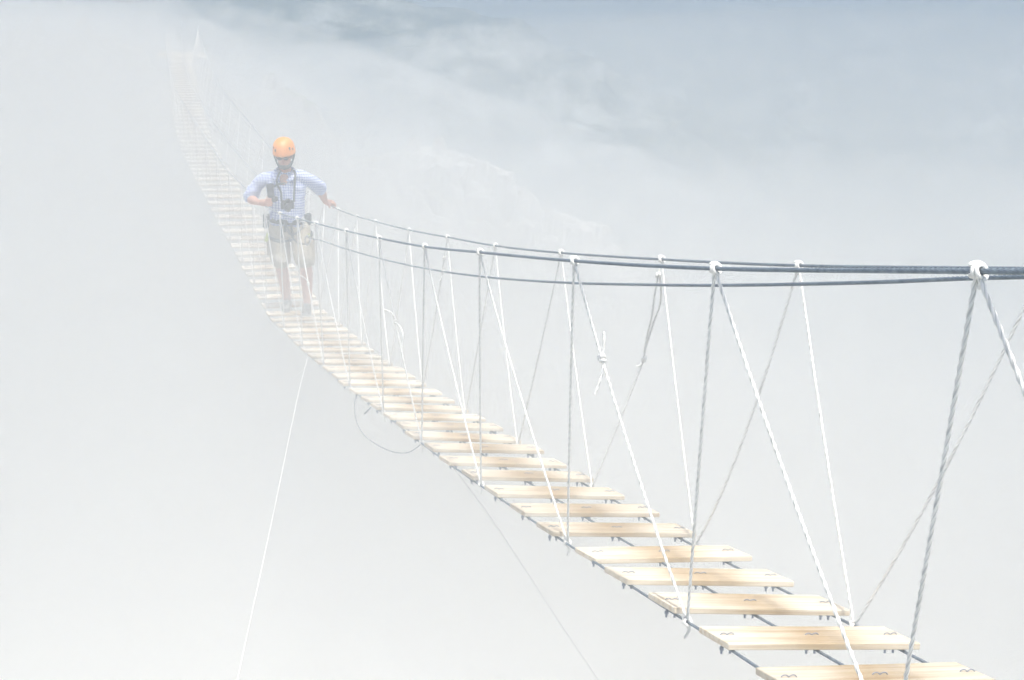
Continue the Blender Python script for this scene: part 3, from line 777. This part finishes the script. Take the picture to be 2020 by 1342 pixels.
def bend_knot(mb, c, ax, rr=RR, size=1.0):
    """bulky knot joining two rope ends"""
    ax = ax.normalized()
    n = ax.orthogonal().normalized(); b = ax.cross(n)
    for k, (o, tilt) in enumerate(((-1.2, .5), (0.1, -.45), (1.3, .3))):
        path = []
        for i in range(15):
            a = 2 * math.pi * i / 14
            path.append(c + ax * (o * rr * 1.5 * size + math.cos(a + k) * rr * tilt * 1.6) + (n * math.cos(a) + b * math.sin(a)) * rr * (1.75 - .25 * abs(o)) * size)
        tube(mb, path, rr * 1.02 * size, 8)
    ball(mb, c, (rr * 1.7 * size,) * 3, None, 10, 8)

def rope_path(a, b, sag):
    a, b = V(a), V(b)
    out = []
    L = (b - a).length
    for i in range(9):
        t = i / 8
        p = a.lerp(b, t)
        p.z -= sag * 4 * t * (1 - t)
        out.append(p)
    return out

def laid(mb, pts, dist, rr=RR):
    """three-strand rope; a grey tracer yarn lies in the grooves of the near ones"""
    f0 = len(mb.f)
    if dist < 4.5: tube(mb, spline(pts, .0055), rr * 1.17, 12, 3, .20, .082)
    elif dist < 9: tube(mb, spline(pts, .009), rr * 1.13, 12, 3, .16, .082)
    else:
        tube(mb, spline(pts, .05), rr * (1.25 if dist > 13 else 1.05), 6)
        return
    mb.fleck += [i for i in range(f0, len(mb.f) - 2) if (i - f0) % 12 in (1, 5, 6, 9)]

def hanger(pts, n, top=None, bottom=None, extra=None):
    """one leg of the zigzag lacing; top / bottom = (point, cable direction, cable radius) hitches tied at its ends"""
    mb = MB()
    dist = V(pts[0]).y
    laid(mb, pts, dist)
    o = bpart("hanger_rope", mb.mesh("hanger_rope", M['rope']))
    for k, e in enumerate((top, bottom)):
        if e and n < 52:
            kb = MB()
            wrap(kb, e[0], e[1], e[2], turns=2.2 if k == 0 else 1.7, tail=random.uniform(.012, .03) if k == 0 else random.uniform(.015, .05), seed=int(n * 10) + k)
            bpart("knot", kb.mesh("knot", M['rope']), o)
    return o

def lacing(TOP, BOT, n0, side):
    T = [V(p) for p in TOP]; B = [V(p) - Vector((0, 0, .0085)) for p in BOT]
    for i in range(1, len(T)):
        n = n0 + 3 * i
        dT = T[min(i + 1, len(T) - 1)] - T[i - 1]
        dB = B[min(i + 1, len(B) - 1)] - B[max(0, min(i, len(B) - 1) - 1)]
        t0 = T[i] - Vector((0, 0, rail_r + RR)); 
        d = dT.normalized()
        sag = .012 + random.random() * .02 + (.015 if 15 < n < 50 else 0)
        if i - 1 < len(B):
            a, b = t0 - d * RR, B[i - 1] + Vector((0, 0, .012)) + dB.normalized() * RR
            pts = rope_path(a, b, sag)
            o = hanger(pts, n, (T[i], dT, rail_r), None)
            yield ('white', i, o, pts)
        if i < len(B):
            a, b = t0 + d * RR, B[i] + Vector((0, 0, .012)) - dB.normalized() * RR
            s2 = sag
            if side == 'R' and i in (3, 4): s2 = .13 if i == 4 else .07
            pts = rope_path(a, b, s2)
            if side == 'R' and i == 5:
                pts = [V(p) for p in LOOP_R] + rope_path(LOOP_R[-1], b, .01)[1:]
            o = hanger(pts, n, None, (B[i], dB, deck_r))
            yield ('grey', i, o, pts)

def on(pts, t):
    k = t * (len(pts) - 1); i = min(int(k), len(pts) - 2)
    return V(pts[i]).lerp(V(pts[i + 1]), k - i), (V(pts[i + 1]) - V(pts[i]))

def midknot(o, c, ax, tails=(), ref=None, size=1.0):
    mb = MB()
    bend_knot(mb, c, ax, size=size)
    for tl in tails:
        sh = c - V(ref)
        laid(mb, [V(p) + sh for p in tl], c.y)
        tube(mb, [V(tl[-1]) + sh, V(tl[-1]) + sh + (V(tl[-1]) - V(tl[-2])).normalized() * .003], RR * 1.12, 8, dome=True)
    bpart("knot", mb.mesh("knot", M['rope']), o)

for kind, i, o, pts in list(lacing(RAIL_L, KNOT_L, -8.7, 'L')):
    if kind == 'white' and i == 4:
        c, ax = on(pts, .27); midknot(o, c, ax, (KM1_UP, KM1_DN), KNOT_MID1[0], 1.25)
    if kind == 'white' and i == 7:
        c, ax = on(pts, .40); midknot(o, c, ax, (KM2_UP, KM2_DN), KNOT_MID2[0])
    if kind == 'white' and i == 10:
        c, ax = on(pts, .43); midknot(o, c, ax, (KM3_UP,), KNOT_MID3[0], 1.1)
for kind, i, o, pts in list(lacing(RAIL_R, KNOT_R, -8.75, 'R')):
    if kind == 'grey' and i == 5:
        mb = MB(); laid(mb, LOOP_R2, 5.2)
        tag(bpart("hanger_rope", mb.mesh("hanger_rope", M['rope'])), "second strand of the doubled rope")
        midknot(o, V(KNOT_MID4[0]), V(LOOP_R[-1]) - V(LOOP_R[-2]), (KM4_TAIL,), KNOT_MID4[0], 1.2)
        midknot(o, V(KNOT_HI4[0]), Vector((1, .2, .2)), (), None, 1.0)
    if kind == 'grey' and i == 8:
        for t in (.11, .19):
            c, ax = on(pts, t); midknot(o, c, ax, (KM5_TAIL,) if t > .15 else (), KNOT_MID5[1], 1.15)
    if kind == 'grey' and i == 11:
        c, ax = on(pts, .07); midknot(o, c, ax, (KM6_TAIL,), KNOT_MID6[0], 1.1)

# far landing: boards on the rock (the handrails run on down to it)
e0 = V(PLANKS[-1][:3]); hd = (V(PLANKS[-1][:3]) - V(PLANKS[-6][:3])).normalized()
for k in range(7):
    mb = MB(); box(mb, e0 + hd * (.45 + .21 * k) + Vector((0, 0, .01)), (1.25, .18, .035), Matrix.Rotation(R(12.5), 3, 'Z'), .004)
    bpart("landing_board", mb.mesh("landing_board", M['wood'], smooth=False))

# ropes and wires hanging from the deck
def loose(name, label, cat, pts, r, m, tails=(), kn=None):
    o = empty(name, pts[0]); tag(o, label, cat)
    mb = MB(); tube(mb, spline(pts, .03), r, 7)
    for t in tails: tube(mb, spline(t, .02), r, 6, dome=True)
    link("strand", mb.mesh("strand", M[m]), o, -V(pts[0]))
    if kn:
        kb = MB()
        for k in kn: bend_knot(kb, V(k), Vector((.1, 0, 1)), r * 1.1)
        link("knot", kb.mesh("knot", M[m]), o, -V(pts[0]))
    return o
loose("guy_rope", "white guy rope slanting down to the lower left from the deck edge", "rope", GUY + [tuple(V(GUY[-1]) * 3 - V(GUY[-2]) * 2)], .0027, 'rope', (GUYTAIL,), [GUY[0], (V(GUY[0]) * .8 + V(GUY[1]) * .2)])
loose("guy_wire", "hair-thin grey wire slanting down from the deck into the cloud", "wire", WIRE + [(3.2, 8.2, -8.0)], .0010, 'thinwire')
loose("wire_loop", "slack grey wire loop drooping from the near edge of the deck", "wire", LOOP, .0026, 'thinwire')
loose("cable_end", "short cut cable end poking out beneath the boards", "cable", STUB, .005, 'thinwire')
loose("rope_tail", "frayed white rope tail at the deck edge beside the walker", "rope", TAIL_A, .004, 'rope')
loose("rope_tail", "faint white rope tail sticking out high up the far deck", "rope", TAIL_B, .004, 'rope')

# ------------------------------------------------------------------ the walker
PR0 = V(PROOT)
person = empty("person", PR0)
tag(person, "walker in an orange helmet, checked shirt and beige shorts, one hand on the cable", "person")
J = {k: V(p) for k, p in J.items()}
def onrail(pts, y):
    path = spline(pts, .02)
    best = min(path, key=lambda p: abs(p.y - y))
    i = path.index(best)
    return best - PR0, (path[i + 1] - path[i - 1]).normalized()
hand_pt, hand_dir = onrail(RAIL_R, PR0.y + 0.42)

def wob(p, s, a):
    return a * noise.noise(Vector((p.x, p.y, p.z)) * s)

# -- head frame: looks down at his feet
hc = J['head'] + Vector((0.0, 0.0, 0.005))
HM = Matrix.Rotation(R(-4), 3, 'Y') @ Matrix.Rotation(R(11), 3, 'X')     # face is -y; tips forward
def hp(x, y, z): return hc + HM @ Vector((x, y, z))

# ---- body: one continuous skin
mb = MB()
ball(mb, hp(0, .010, .035), (.076, .095, .095), HM, 24, 16)          # cranium
ball(mb, hp(0, -.022, -.040), (.062, .068, .080), HM, 20, 14)        # face and jaw
ball(mb, hp(0, -.060, -.088), (.030, .026, .024), HM)                # chin
limb(mb, [hp(0, -.088, .005), hp(0, -.104, -.030)], [.009, .0135], 10, .006)   # nose
ball(mb, hp(.010, -.096, -.032), (.008, .009, .007), HM, 8, 6); ball(mb, hp(-.010, -.096, -.032), (.008, .009, .007), HM, 8, 6)
limb(mb, [hp(-.040, -.076, .018), hp(0, -.086, .020), hp(.040, -.076, .018)], [.009, .010, .009], 10, .01)  # brow
limb(mb, [hp(-.022, -.084, -.062), hp(0, -.090, -.060), hp(.022, -.084, -.062)], [.006, .008, .006], 10, .006)  # lips
for s in (-1, 1):
    ball(mb, hp(s * .034, -.068, -.030), (.022, .020, .022), HM)     # cheek
    ball(mb, hp(s * .078, .012, -.012), (.012, .020, .032), HM)      # ear
nk = J['neck']
limb(mb, [hp(0, .015, -.06), nk + Vector((0, 0, -.01)), nk + Vector((0, .01, -.09))], [.058, .058, .075], 18, .02)
ball(mb, nk + Vector((.002, -.048, -.065)), (.060, .052, .060), None); limb(mb, [nk + Vector((.003, -.075, -.075)), nk + Vector((.006, -.092, -.150))], [.042, .016], 14, .01)  # bare throat in the open collar
# arms
el, wr, ha = J['elR'], J['wrR'] + Vector((0, -.05, .0)), J['haR']
limb(mb, [J['shR'] + Vector((.06, 0, .0)), J['shR'].lerp(el, .5), el], [.055, .050, .043], 16)
limb(mb, [el, el.lerp(wr, .35), wr], [.043, .046, .029], 16)
eL = J['elL'] + Vector((.012, .02, -.01)); wL = hand_pt + Vector((-.060, -.085, .055)); 
limb(mb, [J['shL'] + Vector((-.06, 0, 0)), J['shL'].lerp(eL, .5), eL], [.055, .050, .042], 16)
limb(mb, [eL, eL.lerp(wL, .35), wL], [.042, .044, .028], 16)

def finger(base, tips, r0=.0095, r1=.0078):
    pts = [base] + tips
    limb(mb, pts, [r0] + [r0 * .95] * (len(tips) - 1) + [r1], 10, .006)

# right hand closed round the camera body
c1 = J['cam1']                                                         # camera held upright against the chest
palm = c1 + Vector((-.035, -.020, -.090))
limb(mb, [wr, wr.lerp(palm, .6), palm], [.029, .036, .036], 14, .01, .62)
for k in range(4):
    zz = -.115 + .0215 * k
    ln = (.9, 1.0, 1.04, .95)[k]
    b0 = c1 + Vector((-.038, -.048, zz))
    finger(b0 + Vector((-.012, .012, 0)), [b0 + Vector((.006 * ln, -.018, .002)), b0 + Vector((.036 * ln, -.020, .004)), b0 + Vector((.055 * ln, -.002, .004))])
finger(palm + Vector((-.01, .0, .02)), [c1 + Vector((-.045, .015, -.040)), c1 + Vector((-.022, .030, -.022)), c1 + Vector((.006, .034, -.014))], .0115, .0092)
# left hand over the handrail
d = hand_dir; side = Vector((d.y, -d.x, 0)).normalized(); upv = side.cross(d).normalized()
if upv.z < 0: upv = -upv
pc = hand_pt + upv * .030 - side * .012
limb(mb, [wL, wL.lerp(pc, .55), pc, pc - d * .0 + side * .012], [.028, .033, .036, .030], 14, .01, .7)
for k in range(4):
    o = d * (.033 - .022 * k); ln = (.92, 1.03, 1.0, .82)[k]
    b0 = pc + o + side * .010
    finger(b0, [b0 + side * .030 * ln - upv * .006, b0 + side * .034 * ln - upv * .036 * ln, b0 + side * .012 - upv * .050 * ln])
finger(pc - d * .030 - side * .012, [pc - d * .046 - side * .026 - upv * .014, pc - d * .040 - side * .026 - upv * .036, pc - d * .026 - side * .016 - upv * .048], .0115, .0092)
# legs
kR, aR, kL, aL = J['knR'], J['anR'], J['knL'], J['anL']
hR, hL = J['hipR'], J['hipL']
for h, kn, an in ((hR, kR, aR), (hL, kL, aL)):
    calf = kn.lerp(an, .36) + Vector((0, .022, 0))
    limb(mb, [h, h.lerp(kn, .5), kn + Vector((0, .01, .02)), kn + Vector((0, .008, -.03)), calf, kn.lerp(an, .72) + Vector((0, .008, 0)), an, an + Vector((0, 0, -.03))],
         [.085, .074, .064, .060, .067, .050, .041, .042], 18)
limb(mb, [J['pelvis'] + Vector((0, .02, -.02)), J['chest'], nk + Vector((0, .02, -.06))], [.085, .085, .07], 20, .03)   # trunk under the clothes
link("body", remeshed(mb, "body", M['skin'], .0052, 3), person)

# ---- shirt
sp = lambda t: J['pelvis'].lerp(J['neck'], t)
mb = MB()
pz, nz_ = J['pelvis'].z, J['neck'].z
rings = []
for z, rx, ry, dy in ((.905, .178, .128, 0), (.95, .180, .132, -.004), (1.02, .176, .136, -.012), (1.10, .176, .136, -.012), (1.18, .184, .132, -.006),
                      (1.26, .196, .126, 0), (1.32, .200, .118, .004), (1.36, .190, .104, .006), (1.40, .150, .090, .010), (1.435, .105, .076, .012), (1.46, .076, .068, .010)):
    c = sp((z - pz) / (nz_ - pz))
    rings.append(((c.x, c.y + dy, z), rx, ry))
loft(mb, rings, 36)
limb(mb, [J['shR'] + Vector((.10, 0, -.005)), J['shR'] + Vector((.035, 0, -.015)), J['shR'].lerp(el, .45), J['shR'].lerp(el, .86)], [.078, .066, .066, .076], 20)
limb(mb, [J['shL'] + Vector((-.10, 0, -.005)), J['shL'] + Vector((-.035, 0, -.015)), J['shL'].lerp(eL, .5), J['shL'].lerp(eL, .92)], [.078, .066, .066, .074], 20)
def folds(p):
    q = Vector((p.x * 9 + p.z * 7, p.y * 5, p.z * 13 - p.x * 6))
    a = 1.0 if p.z < 1.34 else .5
    return a * (.011 * noise.noise(q) + .006 * noise.noise(q * 2.3)) 
shirt = link("shirt", remeshed(mb, "shirt", M['shirt'], .0085, 5, folds), person)
# collar: two leaves standing round the open neck
for s in (-1, 1):
    cb = MB()
    b0 = nk + Vector((s * .010, .075, .045)); b1 = nk + Vector((s * .078, .012, .042)); b2 = nk + Vector((s * .070, -.066, .000)); b3 = nk + Vector((s * .030, -.112, -.070))
    o0 = b0 + Vector((0, .026, -.040)); o1 = b1 + Vector((s * .042, .004, -.040)); o2 = b2 + Vector((s * .052, -.034, -.040)); o3 = b3 + Vector((s * .052, -.014, -.004))
    inner = spline([b0, b1, b2, b3], .015); outer = spline([o0, o1, o2, o3], .015)
    n = min(len(inner), len(outer)); 
    inner = [inner[int(i * (len(inner) - 1) / (n - 1))] for i in range(n)]; outer = [outer[int(i * (len(outer) - 1) / (n - 1))] for i in range(n)]
    for i in range(n):
        up_ = Vector((s * .003, -.003, .008))
        cb.v += [tuple(inner[i] + up_), tuple(outer[i] + up_), tuple(outer[i] - up_ * .3), tuple(inner[i] - up_ * .3)]
    for i in range(n - 1):
        for k in range(4):
            cb.f.append((4 * i + k, 4 * i + 4 + k, 4 * i + 4 + (k + 1) % 4, 4 * i + (k + 1) % 4))
    cb.f += [(0, 1, 2, 3), (4 * n - 1, 4 * n - 2, 4 * n - 3, 4 * n - 4)]
    link("collar", cb.mesh("collar", M['shirt']), shirt)
# button placket
cb = MB()
fr_ = []
for z in (1.30, 1.22, 1.14, 1.06, .98):
    c = sp((z - pz) / (nz_ - pz)); fr_.append(Vector((c.x + .010, c.y - .143 + (.012 if z > 1.25 else 0), z)))
tube(cb, spline(fr_, .03), .013, 8, flat=.35)
link("placket", cb.mesh("placket", M['shirt']), shirt)

# ---- shorts
mb = MB()
rings = []
for z, rx, ry in ((.80, .178, .122), (.84, .182, .128), (.89, .178, .126), (.935, .172, .122)):
    c = J['pelvis']; rings.append(((c.x, c.y, z), rx, ry))
loft(mb, rings, 32)
limb(mb, [hR + Vector((.004, 0, .02)), hR.lerp(kR, .5) + Vector((-.004, 0, 0)), hR.lerp(kR, .94)], [.105, .112, .107], 20)
limb(mb, [hL + Vector((-.004, 0, .02)), hL.lerp(kL, .5) + Vector((.004, 0, 0)), hL.lerp(kL, .94)], [.105, .114, .112], 20)
for h, kn, s in ((hR, kR, -1), (hL, kL, 1)):                           # cargo pockets
    c = h.lerp(kn, .58) + Vector((s * .088, -.02, 0)); box(mb, c, (.05, .13, .15))
def sfolds(p):
    q = Vector((p.x * 8, p.y * 8, p.z * 11 + p.x * 5)); return .007 * noise.noise(q) + .004 * noise.noise(q * 2.1)
shorts = link("shorts", remeshed(mb, "shorts", M['shorts'], .0085, 5, sfolds), person)

# ---- shoes
def shoe(an, toe, gz):
    o = empty("shoe"); o.parent = person
    dirv = Vector((toe.x - an.x, toe.y - an.y, 0)).normalized(); sd = Vector((-dirv.y, dirv.x, 0))
    heel = Vector((an.x, an.y, 0)) - dirv * .055
    def ringset(prof, z0=0):
        mbx = MB(); S = 16; b = 0
        for t, hw, zb, zt in prof:
            c = heel + dirv * t
            for k in range(S):
                a = 2 * math.pi * k / S
                y = math.cos(a) * hw; z = zb + (zt - zb) * (.5 + .5 * math.copysign(abs(math.sin(a)) ** .7, math.sin(a)))
                q = c + sd * y; mbx.v.append((q.x, q.y, gz + z))
        n = len(prof)
        for i in range(n - 1):
            for k in range(S):
                mbx.f.append((i * S + k, i * S + (k + 1) % S, (i + 1) * S + (k + 1) % S, (i + 1) * S + k))
        mbx.f += [tuple(reversed(range(S))), tuple((n - 1) * S + k for k in range(S))]
        return mbx
    up = ringset([(-.004, .018, .02, .075), (.006, .034, .018, .092), (.04, .040, .018, .100), (.075, .041, .018, .100), (.115, .042, .018, .082),
                  (.16, .047, .018, .066), (.205, .049, .018, .056), (.24, .043, .018, .048), (.262, .028, .02, .040), (.270, .010, .024, .034)])
    link("upper", up.mesh("upper", M['shoe']), o)
    so = ringset([(-.010, .015, 0, .024), (.004, .036, 0, .026), (.05, .042, 0, .024), (.115, .043, 0, .022), (.16, .049, 0, .022), (.21, .052, 0, .022), (.25, .044, .002, .024), (.275, .022, .006, .026)])
    link("sole", so.mesh("sole", M['sole']), o)
    lb = MB()
    for k in range(5):
        c = heel + dirv * (.105 + .02 * k) + Vector((0, 0, gz + .089 - .0062 * k))
        tube(lb, [c - sd * .022, c + Vector((0, 0, .004)), c + sd * .022], .0035, 6)
    link("lace", lb.mesh("lace", M['sock']), o)
    sk = MB(); limb(sk, [an + Vector((0, 0, -.02)), an + Vector((0, .004, .055))], [.043, .043], 14)
    link("sock", sk.mesh("sock", M['sock']), o)
    return o
gzR, gzL = PT + .004, PT + .012
shoe(aR, J['toR'], gzR)
shoe(aL, J['toL'], gzL)

# ---- helmet
helmet = empty("helmet"); helmet.parent = person
mb = MB()
S = 36
prof = [(1.00, -.012), (1.035, -.006), (1.03, .004), (1.01, .020), (.985, .045), (.93, .075), (.82, .102), (.64, .124), (.40, .138), (.18, .144), (.02, .146)]
hb = 0.036
for i, (r, z) in enumerate(prof):
    for k in range(S):
        a = 2 * math.pi * k / S
        yy = math.sin(a) * .134 * r + .008
        lip = -.010 * max(0, math.sin(a)) if i < 2 else 0
        q = hp(math.cos(a) * .110 * r, yy, hb + z + lip); mb.v.append(tuple(q))
for i in range(len(prof) - 1):
    for k in range(S):
        mb.f.append((i * S + k, i * S + (k + 1) % S, (i + 1) * S + (k + 1) % S, (i + 1) * S + k))
mb.f.append(tuple((len(prof) - 1) * S + k for k in range(S)))
mb.f.append(tuple(reversed(range(S))))
link("shell", mb.mesh("shell", M['orange']), helmet)
def on_helmet(az, z, r):   # az from -y towards +x
    x = math.sin(az) * .110 * r; y = -math.cos(az) * .134 * r + .008
    return hp(x, y, hb + z)
for az, z, r, sx, sz in ((-.62, .050, .985, .009, .017), (.80, .060, .975, .009, .020), (-.95, .072, .95, .006, .013), (1.15, .045, .99, .007, .015), (2.4, .07, .95, .006, .014), (-2.4, .07, .95, .006, .014)):
    vb = MB(); p = on_helmet(az, z, r)
    m3 = HM @ Matrix.Rotation(az, 3, 'Z')
    ball(vb, p, (sx, .0035, sz), m3, 12, 8)
    link("vent", vb.mesh("vent", M['black']), helmet)
sb = MB()
for s in (-1, 1):
    tube(sb, spline([hp(s * .098, -.030, .024), hp(s * .082, -.030, -.050), hp(s * .052, -.045, -.105), hp(0, -.062, -.122)], .01), .0065, 8, flat=.4)
    tube(sb, spline([hp(s * .098, .055, .02), hp(s * .086, .010, -.040), hp(s * .078, -.022, -.060)], .01), .0055, 8, flat=.4)
link("chin_strap", sb.mesh("chin_strap", M['webbing']), helmet)

# ---- glasses, hair, stubble
gb = MB()
for s in (-1, 1):
    ball(gb, hp(s * .032, -.094, -.002), (.025, .006, .017), HM @ Matrix.Rotation(R(s * 8), 3, 'Z'), 16, 8)
    tube(gb, [hp(s * .055, -.090, .004), hp(s * .078, -.040, .002), hp(s * .082, .010, -.002)], .003, 6)
tube(gb, [hp(-.012, -.100, .002), hp(.012, -.100, .002)], .003, 6)
link("sunglasses", gb.mesh("sunglasses", M['glass']), person)
hb_ = MB()
ball(hb_, hp(0, .040, .000), (.080, .072, .072), HM, 24, 14)
link("hair", remeshed(hb_, "hair", M['hair'], .007, 2, lambda p: .004 * noise.noise(p * 60)), person)
bb_ = MB()
ball(bb_, hp(0, -.050, -.088), (.044, .040, .030), HM); limb(bb_, [hp(-.060, -.010, -.060), hp(-.045, -.045, -.085), hp(0, -.068, -.095), hp(.045, -.045, -.085), hp(.060, -.010, -.060)], [.010, .016, .022, .016, .010], 12, .01)
link("beard", remeshed(bb_, "beard", M['hair'], .006, 2, lambda p: .002 * noise.noise(p * 90)), person)

# ---- climbing harness
harness = empty("climbing_harness"); harness.parent = person
def loopband(c, rx, ry, tilt, w, m, name, thick=.006, tx=0.0):
    hb2 = MB(); S = 40
    m3 = Matrix.Rotation(tilt, 3, 'Y') @ Matrix.Rotation(tx, 3, 'X')
    for k in range(S):
        a = 2 * math.pi * k / S
        for rr, zz in ((0, -w), (thick, -w * .8), (thick, w * .8), (0, w)):
            q = c + m3 @ Vector((math.cos(a) * (rx + rr), math.sin(a) * (ry + rr), zz)); hb2.v.append(tuple(q))
    for k in range(S):
        k2 = (k + 1) % S
        for j in range(4): hb2.f.append((k * 4 + j, k2 * 4 + j, k2 * 4 + (j + 1) % 4, k * 4 + (j + 1) % 4))
    return link(name, hb2.mesh(name, M[m]), harness)
pel = J['pelvis']
loopband(pel + Vector((0, 0, .045)), .186, .138, R(2), .030, 'webbing', "waist_belt", .010)
tag(loopband(hR.lerp(kR, .24), .117, .119, R(16), .020, 'webbing', "leg_loop", .007, R(8)))
tag(loopband(hL.lerp(kL, .24), .117, .119, R(-16), .020, 'webbing', "leg_loop", .007, R(8)))
for h, kn, s, dz in ((hR, kR, -1, 0.0), (hL, kL, 1, .02)):
    pb = MB(); c = h.lerp(kn, .24 - dz * 3) + Vector((s * .094, -.080, 0))
    m3 = Matrix.Rotation(R(s * -38), 3, 'Z') @ Matrix.Rotation(R(s * -18), 3, 'Y')
    box(pb, c, (.046, .014, .085 if s < 0 else .05), m3, .003)
    tag(link("leg_pad", pb.mesh("leg_pad", M['lime'], False), harness), "lime yellow webbing pad on the thigh")
tb = MB()
f0 = pel + Vector((.0, -.150, .03))
tube(tb, spline([f0 + Vector((-.055, .01, 0)), hR.lerp(kR, .2) + Vector((.06, -.11, .0))], .03), .012, 8, flat=.4)
tube(tb, spline([f0 + Vector((.055, .01, 0)), hL.lerp(kL, .2) + Vector((-.06, -.11, .0))], .03), .012, 8, flat=.4)
tube(tb, spline([f0 + Vector((0, 0, .03)), f0 + Vector((.006, -.016, -.02)), f0 + Vector((0, 0, -.08))], .02), .012, 8, flat=.4)
link("tie_in_strap", tb.mesh("tie_in_strap", M['webbing']), harness)
def carabiner(c, ax, sc=1.0):
    cb2 = MB(); n1 = ax.normalized(); n2 = Vector((1, .3, 0)); n2 = (n2 - n1 * n2.dot(n1)).normalized()
    pts = []
    for k in range(21):
        a = 2 * math.pi * k / 20
        pts.append(c + n1 * math.sin(a) * .050 * sc + n2 * (math.cos(a) * .026 * sc * (1 + .25 * math.sin(a))))
    tube(cb2, pts, .0055 * sc, 8)
    cyl(cb2, c + n2 * .026 * sc - n1 * .016 * sc, c + n2 * .027 * sc + n1 * .018 * sc, .0085 * sc, None, 10)
    return link("carabiner", cb2.mesh("carabiner", M['alloy']), harness)
scp = min(spline(SAFETY, .02), key=lambda p: abs(p.y - (PR0.y - .22))) - PR0
carabiner(scp + Vector((0, 0, -.042)), Vector((.1, 0, 1)))
carabiner(pel + Vector((.150, -.120, .010)), Vector((.2, 0, 1)), .9)
carabiner(pel + Vector((-.195, -.060, -.01)), Vector((.1, 0, 1)), .9)
carabiner(pel + Vector((-.205, -.030, .015)), Vector((-.1, .2, 1)), .8)
for a_, b_ in ((f0 + Vector((.01, -.01, -.01)), scp + Vector((0, 0, -.085))), (f0 + Vector((-.01, -.01, -.02)), pel + Vector((.150, -.125, -.03)))):
    lb = MB(); m_ = a_.lerp(b_, .5) + Vector((0, -.02, -.07))
    tube(lb, spline([a_, m_, b_], .02), .0075, 8); link("lanyard", lb.mesh("lanyard", M['webbing']), harness)
# coiled white cow's-tail clipped at the hip
for s, c0 in ((1, pel + Vector((.165, -.075, .045))), (-1, pel + Vector((-.205, -.055, .055)))):
    lb = MB(); pts = []
    for k in range(40):
        a = 2 * math.pi * k / 10
        pts.append(c0 + Vector((.016 * math.cos(a) + s * .0006 * k, .012 * math.sin(a), .05 - .0026 * k)))
    tube(lb, pts, .0042, 6); link("cow_tail", lb.mesh("cow_tail", M['rope']), harness)
pb = MB(); box(pb, pel + Vector((-.215, .0, .02)), (.075, .12, .14), Matrix.Rotation(R(10), 3, 'Z'), .012)
link("pouch", pb.mesh("pouch", M['webbing']), harness)
pb = MB(); box(pb, pel + Vector((.195, .03, .05)), (.055, .11, .12), Matrix.Rotation(R(-10), 3, 'Z'), .012)
link("pouch", pb.mesh("pouch", M['webbing']), harness)

# ------------------------------------------------------------------ his two cameras
def photo_camera(label, loc, rot, lens_len, lens_r, straps):
    root = empty("photo_camera", PR0 + loc); tag(root, label, "camera")
    Mx = rot
    def build(name, mbx, m, smooth=True):
        mbx.v = [tuple(Mx @ Vector(p)) for p in mbx.v]
        return link(name, mbx.mesh(name, M[m], smooth), root)
    b = MB()
    box(b, (0, 0, 0), (.125, .048, .078), None, .008)
    box(b, (-.050, -.022, -.002), (.034, .030, .074), None, .008)          # grip
    box(b, (.004, -.006, .048), (.052, .046, .030), None, .008)            # prism hump
    build("camera_body", b, 'black', False)
    l = MB()
    loft_pts = [(0, .030), (.012, lens_r), (.035, lens_r), (.038, lens_r * .94), (lens_len * .6, lens_r * .94), (lens_len * .62, lens_r), (lens_len, lens_r * 1.04)]
    tube(l, [Vector((.008, -.022 - t, 0)) for t, r in loft_pts], [r for t, r in loft_pts], 24)
    lens = build("lens", l, 'black')
    g = MB(); tube(g, [Vector((.008, -.022 - lens_len - .001, 0)), Vector((.008, -.022 - lens_len - .002, 0))], lens_r * .86, 20)
    g.v = [tuple(Mx @ Vector(p)) for p in g.v]
    link("front_glass", g.mesh("front_glass", M['glass']), lens)
    d_ = MB(); cyl(d_, (-.045, 0, .038), (-.045, 0, .048), .011); cyl(d_, (.045, .0, .038), (.045, 0, .046), .012)
    build("dial", d_, 'black', False)
    s_ = MB()
    for pts in straps: tube(s_, [p - loc for p in spline(pts, .02)], .0105, 8, flat=.25)
    link("strap", s_.mesh("strap", M['webbing']), root)
    return root
c2 = J['cam2'] + Vector((0, -.005, 0))
photo_camera("black camera hanging at the walker's belly from a neck strap", c2, Matrix.Rotation(R(18), 3, 'X') @ Matrix.Rotation(R(4), 3, 'Z'), .065, .033,
    [[c2 + Vector((-.062, 0, .03)), c2 + Vector((-.066, -.008, .12)), J['strapA'] + Vector((-.004, -.062, -.05)), J['strapA'] + Vector((.012, .02, .03)), nk + Vector((-.03, .085, .03))],
     [c2 + Vector((.062, 0, .03)), c2 + Vector((.064, -.010, .12)), J['strapB'] + Vector((.010, -.062, -.05)), J['strapB'] + Vector((-.004, .02, .03)), nk + Vector((.03, .085, .03))]])
photo_camera("black camera with upright lens gripped against the walker's chest", c1 + Vector((.0, .0, -.062)),
    Matrix.Rotation(R(-8), 3, 'Y') @ Matrix.Rotation(R(-100), 3, 'X') @ Matrix.Rotation(R(90), 3, 'Y') @ Matrix.Rotation(R(0), 3, 'Z'), .135, .036,
    [[c1 + Vector((.02, .02, .07)), c1 + Vector((.06, -.015, .095)), c1 + Vector((.115, .01, .105)), nk + Vector((.02, -.095, -.10))]])
